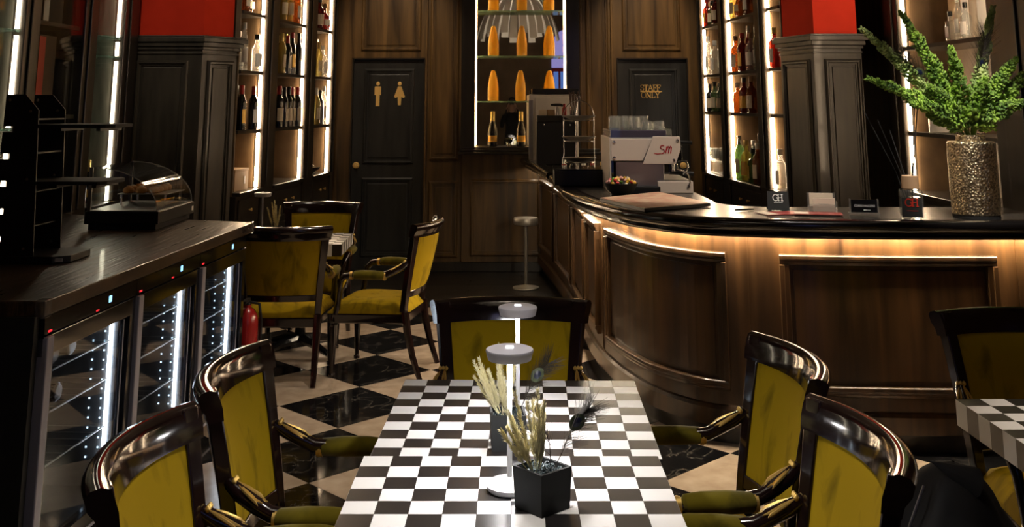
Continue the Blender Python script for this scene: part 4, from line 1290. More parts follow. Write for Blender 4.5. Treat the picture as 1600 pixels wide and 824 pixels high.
row('R2', 2, [('spirit', AM, so, lw_), ('slim', RD, fw_, lc), ('spirit', RD, fr, lg_), ('slim', GR, fb, lw_), ('spirit', CL, so, lw_), ('square', B_, fb, lc)], RLEV[2], x0=.16, x1=.84, sc=1.15)
row('R2', 3, [('spirit', PA, so, lc), ('slim', CL, fw_, lw_), ('round', AM, so, lc), ('round', PA, so, lg_), ('spirit', AM, fb, lw_), ('spirit', CL, fg, lc)], RLEV[3], x0=.14, x1=.84, sc=1.1)
row('R2', 0, [('wine', GR, 'steel', lc), ('spirit', GR, fw_, lw_), ('spirit', PA, fg, lg_), ('slim', B_, fb, lc), ('square', GR, fb, lg_), ('spirit', CL, fr, lw_), ('spirit', AM, fw_, lc)], RLEV[0], x0=.18, x1=.86, sc=1.2)
row('R3', 0, [('spirit', CL, fw_, lw_)], RLEV[0], x0=.2, x1=.2)
row('R3', 2, [('spirit', RD, fg, lw_)], RLEV[2], x0=.24, x1=.24)
# stemmed glasses upside down on the bottom shelf by the staff door
def glassware(kind, loc, label, group, sc=1.0, rz=0):
    t = thing('drinking_glass', label, 'glass', loc, rz, group)
    t.scale = (sc,) * 3
    k = ('glass', kind)
    prof_ = {'tumbler': [(.030, 0), (.034, .002), (.038, .095), (.036, .095), (.031, .008), (.001, .008)],
             'wine': [(.036, 0), (.034, .004), (.006, .010), (.004, .05), (.004, .085), (.018, .10), (.036, .125), (.042, .16), (.036, .21), (.034, .21), (.040, .16), (.034, .127), (.001, .102)],
             'cup': [(.022, 0), (.036, .006), (.041, .05), (.043, .062), (.040, .062), (.034, .01), (.001, .008)]}[kind]
    if k in _bm:
        part_copy(_bm[k], t)
    else:
        _bm[k] = MB().lathe(prof_, 18, caps=False).build('bowl', 'bottle_clear', t, smooth=True, angle=60)
    return t
for i in range(5):
    for j in range(2):
        x = .075 + i * .102
        glassware('wine', bay_point('R1', x, .062 + .11 * j, RLEV[0] + .0005), 'stemmed glass, %s from left in the %s row by the staff door' % (ORD[i], ['front', 'rear'][j]), 'stemmed glasses on the bottom shelf', 1.15)
# bowl of sweets, boxes and small goods on the left shelves
bw = thing('wide_bowl', 'shallow bowl of wrapped sweets on the shelf by the restroom door', 'bowl', bay_point('L3', .30, .13, LLEV[0] + .0005))
MB().lathe([(.05, 0), (.06, .004), (.12, .05), (.125, .06), (.118, .056), (.055, .012), (.001, .010)], 24, caps=False).build('dish', 'black_matte', bw, smooth=True)
random.seed(5)
for i in range(26):
    a, r = random.uniform(0, 2 * PI), random.uniform(0, .095)
    o = MB().hexa([(-.02, -.012, 0), (.02, -.012, 0), (.02, .012, 0), (-.02, .012, 0)], [(-.017, -.009, .014), (.017, -.009, .014), (.017, .009, .014), (-.017, .009, .014)]).build('wrapped_sweet', ['pastry_cream', 'label_white', 'paper_cream'][i % 3], bw, bevel=.003)
    o.location = (r * math.cos(a), r * math.sin(a), .045 + .05 * (1 - r / .1) * random.random())
    o.rotation_euler = (random.uniform(-.5, .5), random.uniform(-.5, .5), random.uniform(0, 3))
cb = thing('wooden_box', 'tan wooden box with white tag at the foot of the wine shelves', 'box', bay_point('L1', .20, .13, LLEV[0] + .0005), BAYS['L1'][1])
MB().box(-.15, .15, -.09, .09, 0, .17).build('crate', 'carton_tan', cb, bevel=.004)
MB().box(-.152, .152, -.092, .092, .15, .172).build('lid', 'carton_tan', cb, bevel=.004)
MB().box(.05, .075, -.0935, -.090, .05, .11).build('tag', 'label_white', cb)
for key, lev, x, nm, lb in (('L3', 2, .2, 'bottle_carton', 'white bottle carton behind the clear bottles, third shelf by the restroom door'), ('L3', 1, .2, 'bottle_carton', 'white bottle carton behind the dark bottles, second shelf by the restroom door'), ('L2', 2, .14, 'bottle_carton', 'dark bottle carton behind the bottles in the middle left bay')):
    z = LLEV[lev]
    t = thing(nm, lb, 'box', bay_point(key, x, .30, z + .0005), BAYS[key][1])
    m_ = 'frame_wood' if key == 'L2' else 'label_white'
    MB().box(-.05, .05, -.045, .045, 0, .36).build('carton', m_, t, bevel=.002)
    MB().box(-.04, .04, -.0465, -.0452, .12, .24).build('print', 'print_grey', t)
# goods in the unlit glazed cabinet: boxes standing on end
t = thing('gift_box', 'tall brown gift box with a red side in the unlit cabinet', 'box', bay_point('LM', .26, .12, 1.62), BAYS['LM'][1])
MB().box(-.10, .14, -.06, .10, 0, .50).build('carton', 'carton_brown', t, bevel=.003)
MB().box(-.106, -.02, -.0625, -.0605, .01, .49).build('red_side', 'strip_red', t)
MB().box(-.006, .012, -.064, -.0605, .10, .115).build('clasp', 'brass', t)
t = thing('gift_box', 'black gift box with gold crest and white side in the unlit cabinet', 'box', bay_point('LM', .30, .12, 2.2), BAYS['LM'][1])
MB().box(-.12, .16, -.06, .10, 0, .50).build('carton', 'black_matte', t, bevel=.003)
MB().box(-.125, -.05, -.0625, -.0605, .01, .49).build('white_side', 'label_white', t)
ce_ = MB().lathe([(.001, 0), (.040, .001), (.050, .003), (.05, 0)], 24).build('gold_crest', 'brass', t, smooth=True)
ce_.location = (.05, -.0605, .24); ce_.rotation_euler = (R(90), 0, 0); ce_.scale = (.8, 1.25, 1)
for i, (x, zz) in enumerate(((.22, 1.0), (.33, 1.0))):
    bottle('champagne', B_, fg, lg_, bay_point('LB', x, .12, zz + .0005), 'dark bottle with gold foil behind the pastry case, %s' % ['on the left', 'on the right'][i], 'bottles behind the pastry case', sc=.9)
# right cabinet behind the vase
t = thing('white_carton', 'tall pale box standing on the upper shelf behind the plumes', 'box', bay_point('RN', .95, .17, 2.0905), BAYS['RN'][1])
MB().box(-.20, .42, -.05, .10, 0, .62).build('carton', 'paper_cream', t, bevel=.003)
for x0, x1 in ((-.18, -.08), (.05, .2), (.26, .4)):
    MB().box(x0, x1, -.056, -.0505, .03, .6).build('panel', 'label_white', t, bevel=.002)
for i, (x, lev, kind, gl) in enumerate(((.70, 2.09, 'square', CL), (.82, 2.09, 'slim', CL), (.93, 2.09, 'spirit', CL))):
    bottle(kind, gl, fb if i != 1 else 'foil_white', lw_, bay_point('RN', x, .07, lev + .0005), 'small clear bottle, %s of three before the pale box behind the plumes' % ORD[i], 'bottles behind the plumes', rz=BAYS['RN'][1], sc=.8)
t = thing('tableware_stack', 'white round tin on the middle shelf behind the vase', 'tin', bay_point('RN', .28, .14, 1.4955), 0)
MB().lathe([(.085, 0), (.09, .004), (.09, .12), (.088, .123)], 28).build('drum', 'label_white', t, smooth=True)
MB().lathe([(.092, .10), (.092, .128), (.05, .134), (.001, .134)], 28).build('lid', 'label_cream', t, smooth=True)
t = thing('cork_jar', 'small glass jar of corks on the shelf right of the plumes', 'jar', bay_point('RN', 1.30, .12, 1.4955), 0)
MB().lathe([(.05, 0), (.055, .004), (.055, .12), (.045, .13), (.045, .14)], 20, caps=False).build('glass', 'bottle_clear', t, smooth=True)
MB().lathe([(.046, .004), (.048, .10), (.001, .11)], 14).build('corks', 'cork_wood', t, smooth=True)

# ------------------------------------------------------------------ mirror niche
mr = box('wall_mirror', 'mirror', NX0 + .004, NX1 - .004, YW + .225, YW + .235, NZ0 + .004, NZ1 - .01)
tag(mr, 'large mirror behind the glass shelves of amber bottles', 'mirror')
mr.rotation_euler = (0, 0, 0)
nf = thing('niche_frame', 'black frame and light strips round the mirror niche', 'frame', (0, 0, 0))
for x0, x1 in ((NX0 - .145, NX0), (NX1, NX1 + .14)):
    MB().box(x0, x1, YW - .05, YW - .001, NZ0 - .012, NZ1).build('frame_stile', 'frame_wood', nf, bevel=.006)
box('frame_sill', 'frame_wood', NX0 - .145, NX1 + .14, YW - .06, YW + .222, NZ0 - .012, NZ0 + .002, nf, .003)
for x0 in (NX0 + .0026, NX1 - .0041):
    box('led_strip', 'led_niche', x0, x0 + .0015, YW + .012, YW + .018, NZ0 + .01, NZ1, nf)
    box('led_strip', 'led_niche', x0, x0 + .0015, YW + .205, YW + .211, NZ0 + .01, NZ1, nf)
for x0 in (NX0 + .0004, NX1 - .0024):
    box('niche_liner', 'black_matte', x0, x0 + .002, YW - .0005, YW + .224, NZ0 + .003, NZ1 - .001, nf)  # black sheets added to dim the strips' glow on the niche sides
SH = [1.713, 2.186, 2.667, 3.14]
for i, z in enumerate(SH):
    g_ = box('glass_shelf', 'glass_shelf', NX0 + .012, NX1 - .012, YW + .008, YW + .20, z - .016, z)
    tag(g_, 'green-edged glass shelf in the mirror niche, %s from below' % ORD[i], 'shelf', 'glass shelves of the mirror niche')
for i, z in enumerate(SH[:3]):
    for j, x in enumerate((-.20, .105, .40) if i != 0 else (-.20, .09, .40)):
        bottle('cone', 'glow_amber', None, None, (x, YW + .10, z + .0005), 'glowing amber bottle, %s from left on the %s glass shelf' % (ORD[j], ['lowest', 'middle', 'upper'][i]), 'amber bottles before the mirror', name='amber_bottle', sc=1.06).scale = (1.32, 1.32, 1.06)
for j, x in enumerate((-.205, .095)):
    bottle('champagne', B_, fg, lg_, (x, YW + .09, NZ0 + .0025), 'dark champagne bottle with gold foil at the foot of the mirror, %s' % ['left', 'right'][j], 'champagne bottles at the foot of the mirror', sc=1.1)
t = thing('silver_cup', 'small silver cup between the champagne bottles', 'cup', (-.03, YW + .09, NZ0 + .0025))
MB().lathe([(.03, 0), (.03, .006), (.012, .014), (.012, .03), (.03, .045), (.042, .075), (.05, .08), (.046, .08), (.02, .045)], 20, caps=False).build('cup_body', 'steel', t, smooth=True)

# ------------------------------------------------------------------ things on the bar
def rot_thing(name, label, cat, loc, deg, group=None):
    return thing(name, label, cat, loc, R(deg), group)
# riser and three-tier stand
t = rot_thing('serving_riser', 'long black box riser under the tiered stand', 'riser', (.60, 7.62, BT + .003), -1)
MB().box(-.30, .26, -.22, .22, 0, .11).build('case', 'black_plastic', t, bevel=.006)
MB().box(-.305, .265, -.225, .225, .106, .116).build('top_plate', 'black_gloss', t, bevel=.002)
RZ = BT + .003 + .116
t = rot_thing('tiered_stand', 'three-tier chrome pastry stand with grey oval dishes', 'cake stand', (.49, 7.70, RZ), 10)
def hoop_pts(x, n=12):
    pts = [(x * 1.0, 0, .0), (x, 0, .12), (x, 0, .36)]
    pts += [(x * math.cos(R(a)), 0, .36 + .10 * math.sin(R(a))) for a in range(15, 91, 15)]
    return pts
fr_ = MB()
fr_.tube([(-.115, 0, .0), (-.115, 0, .36)] + [(-.115 * math.cos(R(a)), 0, .36 + .115 * math.sin(R(a))) for a in range(15, 180, 15)] + [(.115, 0, .36), (.115, 0, 0)], .0035, 6)
fr_.build('hoop', 'steel', t, smooth=True)
MB().tube([(0, .10, 0), (0, .10, .36)] + [(0, .10 * math.cos(R(a)), .36 + .115 * math.sin(R(a))) for a in range(15, 91, 15)], .0035, 6).build('rear_rod', 'steel', t, smooth=True)
MB().lathe([(.016, -.0035), (.0195, 0), (.016, .0035), (.0125, 0), (.016, -.0035)], 16, caps=False).build('ring_handle', 'steel', t, smooth=True, loc=(0, 0, .495)).rotation_euler = (R(90), 0, R(30))
for k, z in enumerate((.035, .185, .335)):
    MB().tube([(.115 * math.cos(R(a)), .10 * math.sin(R(a)), z - .005) for a in range(0, 360, 20)], .003, 6, closed=True).build('tier_ring', 'steel', t, smooth=True)
    d = MB().lathe([(.05, 0), (.06, .003), (.118, .022), (.128, .03), (.120, .028), (.06, .010), (.001, .008)], 28, caps=False)
    d.v = [(x, y * .8, z_ + z) for x, y, z_ in d.v]
    d.build('oval_dish', 'steel_brushed', t, smooth=True)
for k in range(4):
    a = R(45 + 90 * k)
    MB().tube([(.11 * math.cos(a), .10 * math.sin(a), .03), (.125 * math.cos(a), .11 * math.sin(a), 0)], .003, 6).build('foot', 'steel', t)
# small jars and bottles behind the stand
def small_jar(loc, m1, m2, label, h=.11, r=.026):
    t = thing('condiment_jar', label, 'jar', loc, 0, 'small jars behind the tiered stand')
    MB().lathe([(r * .9, 0), (r, .004), (r, h * .6), (r * .7, h * .72), (r * .5, h * .8)], 14).build('jar_body', m1, t, smooth=True)
    MB().lathe([(r * .62, h * .78), (r * .62, h), (r * .5, h * 1.01)], 12).build('lid', m2, t, smooth=True)
for i, (x, y, m1, m2, lb, h) in enumerate((
        (.40, 8.10, 'sauce_red', 'label_white', 'red sauce bottle with white lid, leftmost behind the tiered stand', .15),
        (.48, 8.16, 'bottle_amber', 'foil_black', 'small amber jar with black lid behind the tiered stand', .12),
        (.55, 8.10, 'candy_pink', 'foil_white', 'small pink jar with pale lid behind the tiered stand', .12),
        (.62, 8.14, 'carton_tan', 'foil_red', 'small tan jar with red lid behind the tiered stand', .13),
        (.69, 8.08, 'bottle_pale', 'foil_gold', 'small golden jar with gold lid, rightmost behind the tiered stand', .13),
        (.83, 8.0, 'label_white', 'foil_white', 'small white shaker beside the back of the coffee machine', .15))):
    small_jar((x, y, BT + .0005), m1, m2, lb, h)
# grinder / cash box near the wall
t = rot_thing('black_equipment_box', 'black box appliance with tray top before the grey machine', 'appliance', (.42, 10.05, BT + .0005), 0)
MB().box(-.19, .19, -.16, .16, 0, .40).build('housing', 'black_plastic', t, bevel=.012)
MB().box(-.18, .18, -.15, .15, .40, .455).build('tray_top', 'black_matte', t, bevel=.006)
for x in (-.12, .13):
    MB().lathe([(.008, 0), (.008, .004), (.003, .005)], 10).build('screw', 'steel', t, loc=(x, -.160, .37)).rotation_euler = (R(90), 0, 0)
ZB = BT + .456
t = rot_thing('grey_ice_machine', 'tall grey machine with black lid at the far end of the bar', 'appliance', (.40, 10.60, BT + .0005), 0)
MB().box(-.23, .26, -.18, .18, 0, .66).build('housing', 'grey_paint', t, bevel=.012)
MB().box(-.17, .24, -.188, -.178, .06, .63).build('front_panel', 'grey_paint', t, bevel=.006)
MB().box(-.20, .27, -.19, .19, .66, .715).build('lid', 'black_plastic', t, bevel=.008)
MB().box(-.235, -.19, -.195, -.17, .02, .60).build('side_rail', 'steel_brushed', t, bevel=.004)
for i, (x, m1, lb) in enumerate(((-.13, 'pastry_cream', 'cream sugar packet bundle on the black appliance, left'), (-.05, 'carton_tan', 'tan sugar packet bundle on the black appliance, middle'))):
    t = rot_thing('sugar_packets', lb, 'packets', (.42 + x, 9.98, ZB), 12 * i)
    for k in range(4):
        MB().box(-.035, .035, -.03 + k * .015, -.018 + k * .015, 0, .05 + .005 * (k % 2)).build('packet', m1, t, bevel=.002)
t = rot_thing('lighter_bottle', 'small bottle with red top on the black appliance', 'bottle', (.50, 9.98, ZB), 0)
MB().lathe([(.020, 0), (.022, .004), (.022, .07), (.012, .085)], 14).build('bottle_body', 'foil_red', t, smooth=True)
MB().lathe([(.013, .085), (.013, .11), (.005, .112)], 12).build('cap', 'foil_red', t, smooth=True)
t = rot_thing('blow_torch', 'black kitchen torch lying across a jar on the black appliance', 'torch', (.43, 9.95, ZB), 0)
MB().lathe([(.020, 0), (.020, .06), (.012, .075), (.012, .085)], 14).build('gas_can', 'steel_brushed', t, smooth=True)
MB().tube([(-.06, 0, .10), (-.02, 0, .10), (.03, 0, .10), (.055, 0, .092)], [.008, .014, .014, .012], 10).build('nozzle', 'black_plastic', t, smooth=True)
t = rot_thing('stirrer_cup', 'steel cup full of dark brown straws and stirrers', 'cup', (.585, 9.95, ZB), 0)
MB().lathe([(.032, 0), (.034, .003), (.036, .085), (.034, .085), (.031, .006), (.001, .006)], 18, caps=False).build('cup_body', 'steel', t, smooth=True)
random.seed(3)
for k in range(22):
    a, r = random.uniform(0, 2 * PI), random.uniform(0, .026)
    b0 = Vector((r * math.cos(a), r * math.sin(a), .01))
    e = Vector((b0.x * 2.3 + random.uniform(-.012, .012), b0.y * 2.3, .21 + random.uniform(-.02, .02)))
    MB().tube([b0, e], .0042, 6).build('stirrer', 'sugar_stick' if k % 3 else 'carton_brown', t)
# coffee machine (side on)
cm = rot_thing('coffee_machine', 'espresso machine with pale side panels and red lettering', 'coffee machine', (.645, 6.86, BT + .0005), 0)
# local x: 0 back .. .52 front(right), y: 0 near side .. .62 away
MB().box(.03, .35, .03, .60, .03, .20).build('lower_body', 'steel_brushed', cm, bevel=.006)
MB().box(.02, .40, .02, .62, .20, .335).build('upper_body', 'steel_brushed', cm, bevel=.006)
bk = MB().box(-.005, .02, .02, .62, .03, .345).build('rear_panel', 'black_gloss', cm, bevel=.004)
MB().box(-.01, .0, .0, .64, .0, .35).build('rear_edge', 'panel_white', bk, bevel=.003)
sp = MB().prism_xz([(.0, .205), (.0, .345), (.27, .345), (.205, .205)], -.004, .012).build('side_panel', 'panel_white', cm, bevel=.003)
for x, z in ((.02, .325), (.02, .225)):
    MB().lathe([(.009, 0), (.009, .004), (.003, .005)], 12).build('bolt', 'steel', sp, loc=(x, -.004, z)).rotation_euler = (R(90), 0, 0)
lp = MB().prism_xz([(.205, .185), (.275, .36), (.45, .36), (.452, .28), (.418, .185)], -.018, .004).build('logo_panel', 'panel_white', cm, bevel=.003)
for x, z in ((.432, .335), (.405, .210)):
    MB().lathe([(.009, 0), (.009, .004), (.003, .005)], 12).build('bolt', 'steel', lp, loc=(x, -.018, z)).rotation_euler = (R(90), 0, 0)
sm = MB()
strokes([([(-.055, .0), (-.035, -.006), (-.012, -.002)], .7), _arc(-.004, .012, .014, .014, -100, 60, 6), _arc(.000, .036, .014, .012, 250, 60, 6),
         [(.018, .0), (.028, .04)], [(.026, .022), (.036, .042), (.042, .036), (.036, .0)], [(.038, .016), (.050, .042), (.057, .036), (.051, .0)]], .0065, .0012, sm)
sm.build('lettering', 'logo_red', lp, loc=(.335, -.0185, .255))
MB().box(.0, .37, .03, .60, .35, .40).build('cup_tray', 'purple_plastic', cm, bevel=.006)
MB().box(.0, .40, .022, .026, .352, .415).box(.40, .404, .022, .60, .352, .415).build('cup_guard', 'glass_clear', cm)
MB().box(.0, .40, .02, .62, .335, .352).build('top_plate', 'steel_brushed', cm, bevel=.003)
for y in (.16, .42):
    g = MB().lathe([(.036, .0), (.036, .05), (.03, .055), (.03, .075)], 18, (.40, y, .125)).build('group_head', 'black_gloss', cm, smooth=True)
    MB().tube([(.40, y, .12), (.48, y, .118), (.56, y, .112)], [.012, .014, .016], 10).build('portafilter', 'black_plastic', g, smooth=True)
MB().box(.36, .47, .03, .60, .20, .30).build('front_housing', 'black_gloss', cm, bevel=.01)
MB().tube([(.44, .05, .21), (.50, .05, .20), (.505, .04, .17), (.50, .03, .14), (.47, .02, .12)], .005, 8).build('steam_pipe', 'steel', cm, smooth=True)
MB().tube([(.43, .02, .185), (.435, .015, .15), (.47, .01, .14), (.50, .005, .12), (.51, .0, .07), (.49, .0, .03)], .005, 8).build('steam_wand', 'steel', cm, smooth=True)
MB().tube([(.44, .30, .31), (.50, .30, .312), (.58, .30, .308)], [.009, .013, .014], 10).build('lever', 'black_plastic', cm, smooth=True)
dt = MB().box(.30, .53, .0, .62, .0, .075).build('drip_tray', 'panel_white', cm, bevel=.004)
MB().box(.31, .52, .01, .61, .075, .080).build('grille', 'steel_brushed', dt)
MB().lathe([(.009, 0), (.009, .004), (.003, .005)], 12).build('bolt', 'steel', dt, loc=(.50, 0, .045)).rotation_euler = (R(90), 0, 0)
MB().box(.12, .31, -.05, .03, .0, .045).build('foot_block', 'black_plastic', cm, bevel=.004)
CZ = BT + .0005 + .40
for i, (x, y, k, lb) in enumerate(((.03, .10, 'tumbler', 'far left'), (.09, .07, 'tumbler', 'front left'), (.165, .07, 'tumbler', 'front middle'), (.13, .19, 'tumbler', 'rear left'), (.25, .07, 'cup', 'front right'), (.24, .20, 'tumbler', 'rear right'), (.33, .10, 'cup', 'at the right end'), (.05, .22, 'tumbler', 'at the rear left corner'))):
    g = glassware(k, (.645 + x, 6.86 + y, CZ + (.062 if k == 'cup' else .095) * .95), 'upturned %s on the coffee machine, %s' % (k, lb), 'cups and glasses on the coffee machine', .95)
    g.rotation_euler = (R(180), 0, 0)
# bowl of sweets
t = rot_thing('sweets_bowl', 'black bowl heaped with colourful sweets on the bar', 'bowl', (.69, 6.70, BT + .0035), 0)
MB().lathe([(.045, 0), (.055, .004), (.085, .03), (.108, .075), (.104, .075), (.08, .034), (.04, .010), (.001, .009)], 30, caps=False).build('bowl_body', 'black_matte', t, smooth=True)
random.seed(11)
for k in range(46):
    a, r = random.uniform(0, 2 * PI), .092 * math.sqrt(random.random())
    o = MB().lathe([(.001, -.009), (.009, -.006), (.013, 0), (.009, .006), (.001, .009)], 7).build('sweet', ['candy_red', 'candy_yellow', 'candy_green', 'candy_pink', 'pastry_cream', 'candy_yellow'][k % 6], t, smooth=True)
    o.location = (r * math.cos(a), r * math.sin(a), .07 + .035 * (1 - (r / .092) ** 2) + random.uniform(-.006, .006))
    o.rotation_euler = (random.uniform(0, 3), random.uniform(0, 3), 0)
# black writing mat under the bowl and menus
def slab_quad(name, label, cat, pts, z, th, mat, bevel=.001, extra=None):
    t = thing(name, label, cat, (0, 0, z))
    MB().prism(pts, 0, th).build('sheet', mat, t, bevel=bevel)
    return t
t = thing('menu_board', 'thick laminated menu with rosy printed page lying at the bar corner', 'menu', (0, 0, BT + .003))
mp_ = [(.52, 6.30), (.71, 5.70), (1.12, 5.99), (.93, 6.72)]
MB().prism(mp_, 0, .018).build('black_folder', 'black_plastic', t, bevel=.002)
MB().prism([lerp2(lerp2(mp_[0], mp_[2], .5), p, .985) for p in mp_], .018, .0205).build('printed_page', 'menu_print', t)
t = thing('ballpoint_pen', 'black pen lying on the bar beside the red flyers', 'pen', (1.26, 5.76, BT + .0085), R(28))
MB().tube([(-.07, 0, 0), (-.065, 0, 0), (.05, 0, 0), (.07, 0, 0)], [.003, .0048, .0048, .001], 10).build('barrel', 'black_gloss', t, smooth=True)
MB().box(-.065, -.02, -.001, .001, .005, .0075).build('clip', 'steel', t)
for i, (x, y, a, w, d, lb) in enumerate(((1.42, 5.62, 14, .23, .15, 'red glossy flyer on the bar, left of the pair'), (1.60, 5.56, -12, .24, .13, 'red glossy flyer on the bar, right and on top'))):
    t = thing('flyer', lb, 'flyer', (x, y, BT + .003 + .005 * i), R(a), 'red flyers on the bar')
    MB().box(-w / 2, w / 2, -d / 2, d / 2, 0, .003).build('leaflet', 'flyer_print', t)
    MB().box(-w / 2, -w / 2 + .07, -d / 2 + .01, d / 2 - .01, .003, .0036).build('printed_block', 'paper_cream', t)
# cards on the bar
t = rot_thing('tent_card', 'black tent card with white GH monogram on the bar', 'card', (1.452, 5.80, BT + .003), -8)
MB().add([(-.058, -.03, 0), (.058, -.03, 0), (.056, -.002, .098), (-.056, -.002, .098), (-.058, -.028, 0), (.058, -.028, 0), (.056, 0, .095), (-.056, 0, .095)], [(0, 1, 2, 3), (4, 7, 6, 5), (0, 3, 7, 4), (1, 5, 6, 2), (3, 2, 6, 7), (0, 4, 5, 1)]).build('front_leaf', 'black_matte', t)
MB().add([(-.058, .03, 0), (.058, .03, 0), (.056, .002, .098), (-.056, .002, .098), (-.058, .028, 0), (.058, .028, 0), (.056, 0, .095), (-.056, 0, .095)], [(3, 2, 1, 0), (5, 6, 7, 4), (0, 4, 7, 3), (1, 2, 6, 5), (3, 7, 6, 2), (0, 1, 5, 4)]).build('rear_leaf', 'black_matte', t)
lt = MB()
word(lt, 'GH', .034, .0042, 0, .018, track=-.010, t=.0008)
for k in range(6):
    strokes([[(-.022 + k * .008, .008), (-.017 + k * .008, .008)]], .0022, .0008, lt)
o = lt.build('monogram', 'print_white', t, loc=(0, -.0215, .032)); o.rotation_euler = (R(-16), 0, 0)
t = rot_thing('card_holder', 'clear card holder with cream business cards on the bar', 'card holder', (1.655, 5.66, BT + .003), -12)
MB().box(-.075, .07, -.02, .045, 0, .004).box(-.078, -.074, -.02, .045, 0, .10).box(.069, .073, -.02, .045, 0, .06).box(-.075, .07, -.022, -.019, 0, .045).box(-.075, .07, .043, .046, 0, .10).build('acrylic_tray', 'acrylic', t)
c1 = MB().box(-.05, .062, -.016, -.006, .005, .075).build('card_stack', 'paper_cream', t)
c2 = MB().box(-.066, .055, .018, .028, .03, .098).build('card_stack', 'paper_cream', t)
pl_ = MB()
for k in range(11):
    strokes([[(-.026 + k * .005, 0), (-.0235 + k * .005, .0045 if k % 3 else .007)]], .0016, .0006, pl_)
pl_.build('card_print', 'print_grey', c1, loc=(.004, -.0162, .042))
t = rot_thing('acrylic_sign', 'clear acrylic block sign with small white lettering on the bar', 'sign', (1.835, 5.54, BT + .003), -14)
MB().box(-.078, .078, -.025, .025, 0, .014).build('foot', 'acrylic', t, bevel=.003)
pn = MB().box(-.066, .066, -.008, .008, .014, .078).build('dark_plate', 'black_gloss', t, bevel=.001)
for x in (-.073, .064):
    MB().box(x, x + .009, -.012, .012, .014, .082).build('side_post', 'acrylic', t, bevel=.002)
wd = MB()
word(wd, 'CORSO', .0105, .0014, -.026, 0, t=.0006)
word(wd, 'MAZZINI', .0105, .0014, .026, 0, t=.0006)
strokes([[(-.002, -.016), (.012, -.016)], ([(.014, -.016), (.03, -.016)], .6)], .004, .0006, wd)
wd.build('lettering', 'print_white', pn, loc=(0, -.0085, .042))
# reed diffuser
t = rot_thing('reed_diffuser', 'square glass reed diffuser with red monogram and black reeds', 'diffuser', (2.03, 5.40, BT + .0028), -17)
t.scale = (1.3, 1.3, 1.22)
MB().lathe([(.055, 0), (.060, .004), (.060, .105), (.056, .115), (.02, .118), (.018, .125)], 4, a0=R(45), a1=R(405)).build('glass', 'bottle_clear', t, bevel=.005)
MB().box(-.037, .037, -.037, .037, .006, .085).build('liquid', 'black_gloss', t)
MB().lathe([(.030, .118), (.033, .12), (.031, .17), (.029, .172), (.012, .172)], 20).build('wooden_collar', 'cork_wood', t, smooth=True)
gm = MB()
word(gm, 'GH', .030, .0040, 0, .006, track=-.008, t=.0008)
strokes([[(-.02, -.012), (.02, -.012)]], .0012, .0008, gm)
gm.build('monogram', 'print_red', t, loc=(.0, -.0428, .045))
for k, (dx, dy, hh) in enumerate(((-.155, .02, .44), (-.105, -.02, .40), (-.06, .05, .36), (.035, -.03, .45), (.05, .02, .46))):
    MB().tube([(dx * .06, dy * .06, .03), (dx * .3, dy * .3, .18), (dx, dy, hh)], .0024, 6).build('reed', 'black_matte', t)
# golden vase of green plumes
VX, VY = 2.375, 5.44
t = rot_thing('golden_vase', 'hammered golden cylinder vase on the bar', 'vase', (VX, VY, BT + .0028), 0)
MB().lathe([(.10, 0), (.112, .0), (.113, .015), (.117, .02), (.118, .37), (.112, .378), (.072, .38), (.072, .41), (.066, .412), (.066, .37)], 48).build('vase_body', 'hammered_gold', t, smooth=True, angle=30)
MB().lathe([(.114, -.0005), (.1145, .018)], 48, caps=False).build('foot_band', 'black_matte', t, smooth=True)
VZ = BT + .40
def plume(tip, r, pale, label, seed):
    rnd = random.Random(seed)
    b0 = Vector((0, 0, -.12))
    m0 = Vector((tip[0] * .10, tip[1] * .10, .05))
    tipv = Vector(tip)
    t = thing('green_plume', label, 'plume', (VX, VY, VZ), 0, 'green plumes in the golden vase')
    MB().tube([b0, Vector((tip[0] * .05, tip[1] * .05, .0)), m0, m0.lerp(tipv, .5) + Vector((0, 0, .015)), tipv], [.004, .004, .0045, .004, .001], 6).build('stem', 'plume_green', t, smooth=True)
    ax_ = tipv - m0
    ln = ax_.length
    d = ax_.normalized()
    s1 = d.cross(Vector((0, 1, 0.2))).normalized()
    s2 = d.cross(s1)
    pl = MB()
    n = int(420 * ln / .4)
    for k in range(n):
        q = (k + rnd.random()) / n
        rad = r * (1 - q) ** .75 * (.55 + .45 * min(1, q * 6)) * (1 + .25 * math.sin(q * 23 + seed))
        a = rnd.uniform(0, 2 * PI)
        o = s1 * math.cos(a) + s2 * math.sin(a)
        p = m0 + d * (q * ln) + Vector((0, 0, .03 * math.sin(PI * q))) + o * rad * rnd.uniform(.45, .9)
        l = rnd.uniform(.024, .042) * (1.1 - .5 * q)
        up = (d * .85 + o * .6).normalized()
        sd = up.cross(o).normalized()
        w = l * .42
        pl.add([p, p + up * l * .5 + sd * w, p + up * l, p + up * l * .5 - sd * w, p + up * l * .5 + o * w * .8, p + up * l * .45 - o * w * .5],
               [(0, 1, 4), (1, 2, 4), (2, 3, 4), (3, 0, 4), (1, 0, 5), (2, 1, 5), (3, 2, 5), (0, 3, 5)])
    f = pl.build('florets', 'plume_pale' if pale else 'plume_green', t)
    f['kind'] = 'stuff'
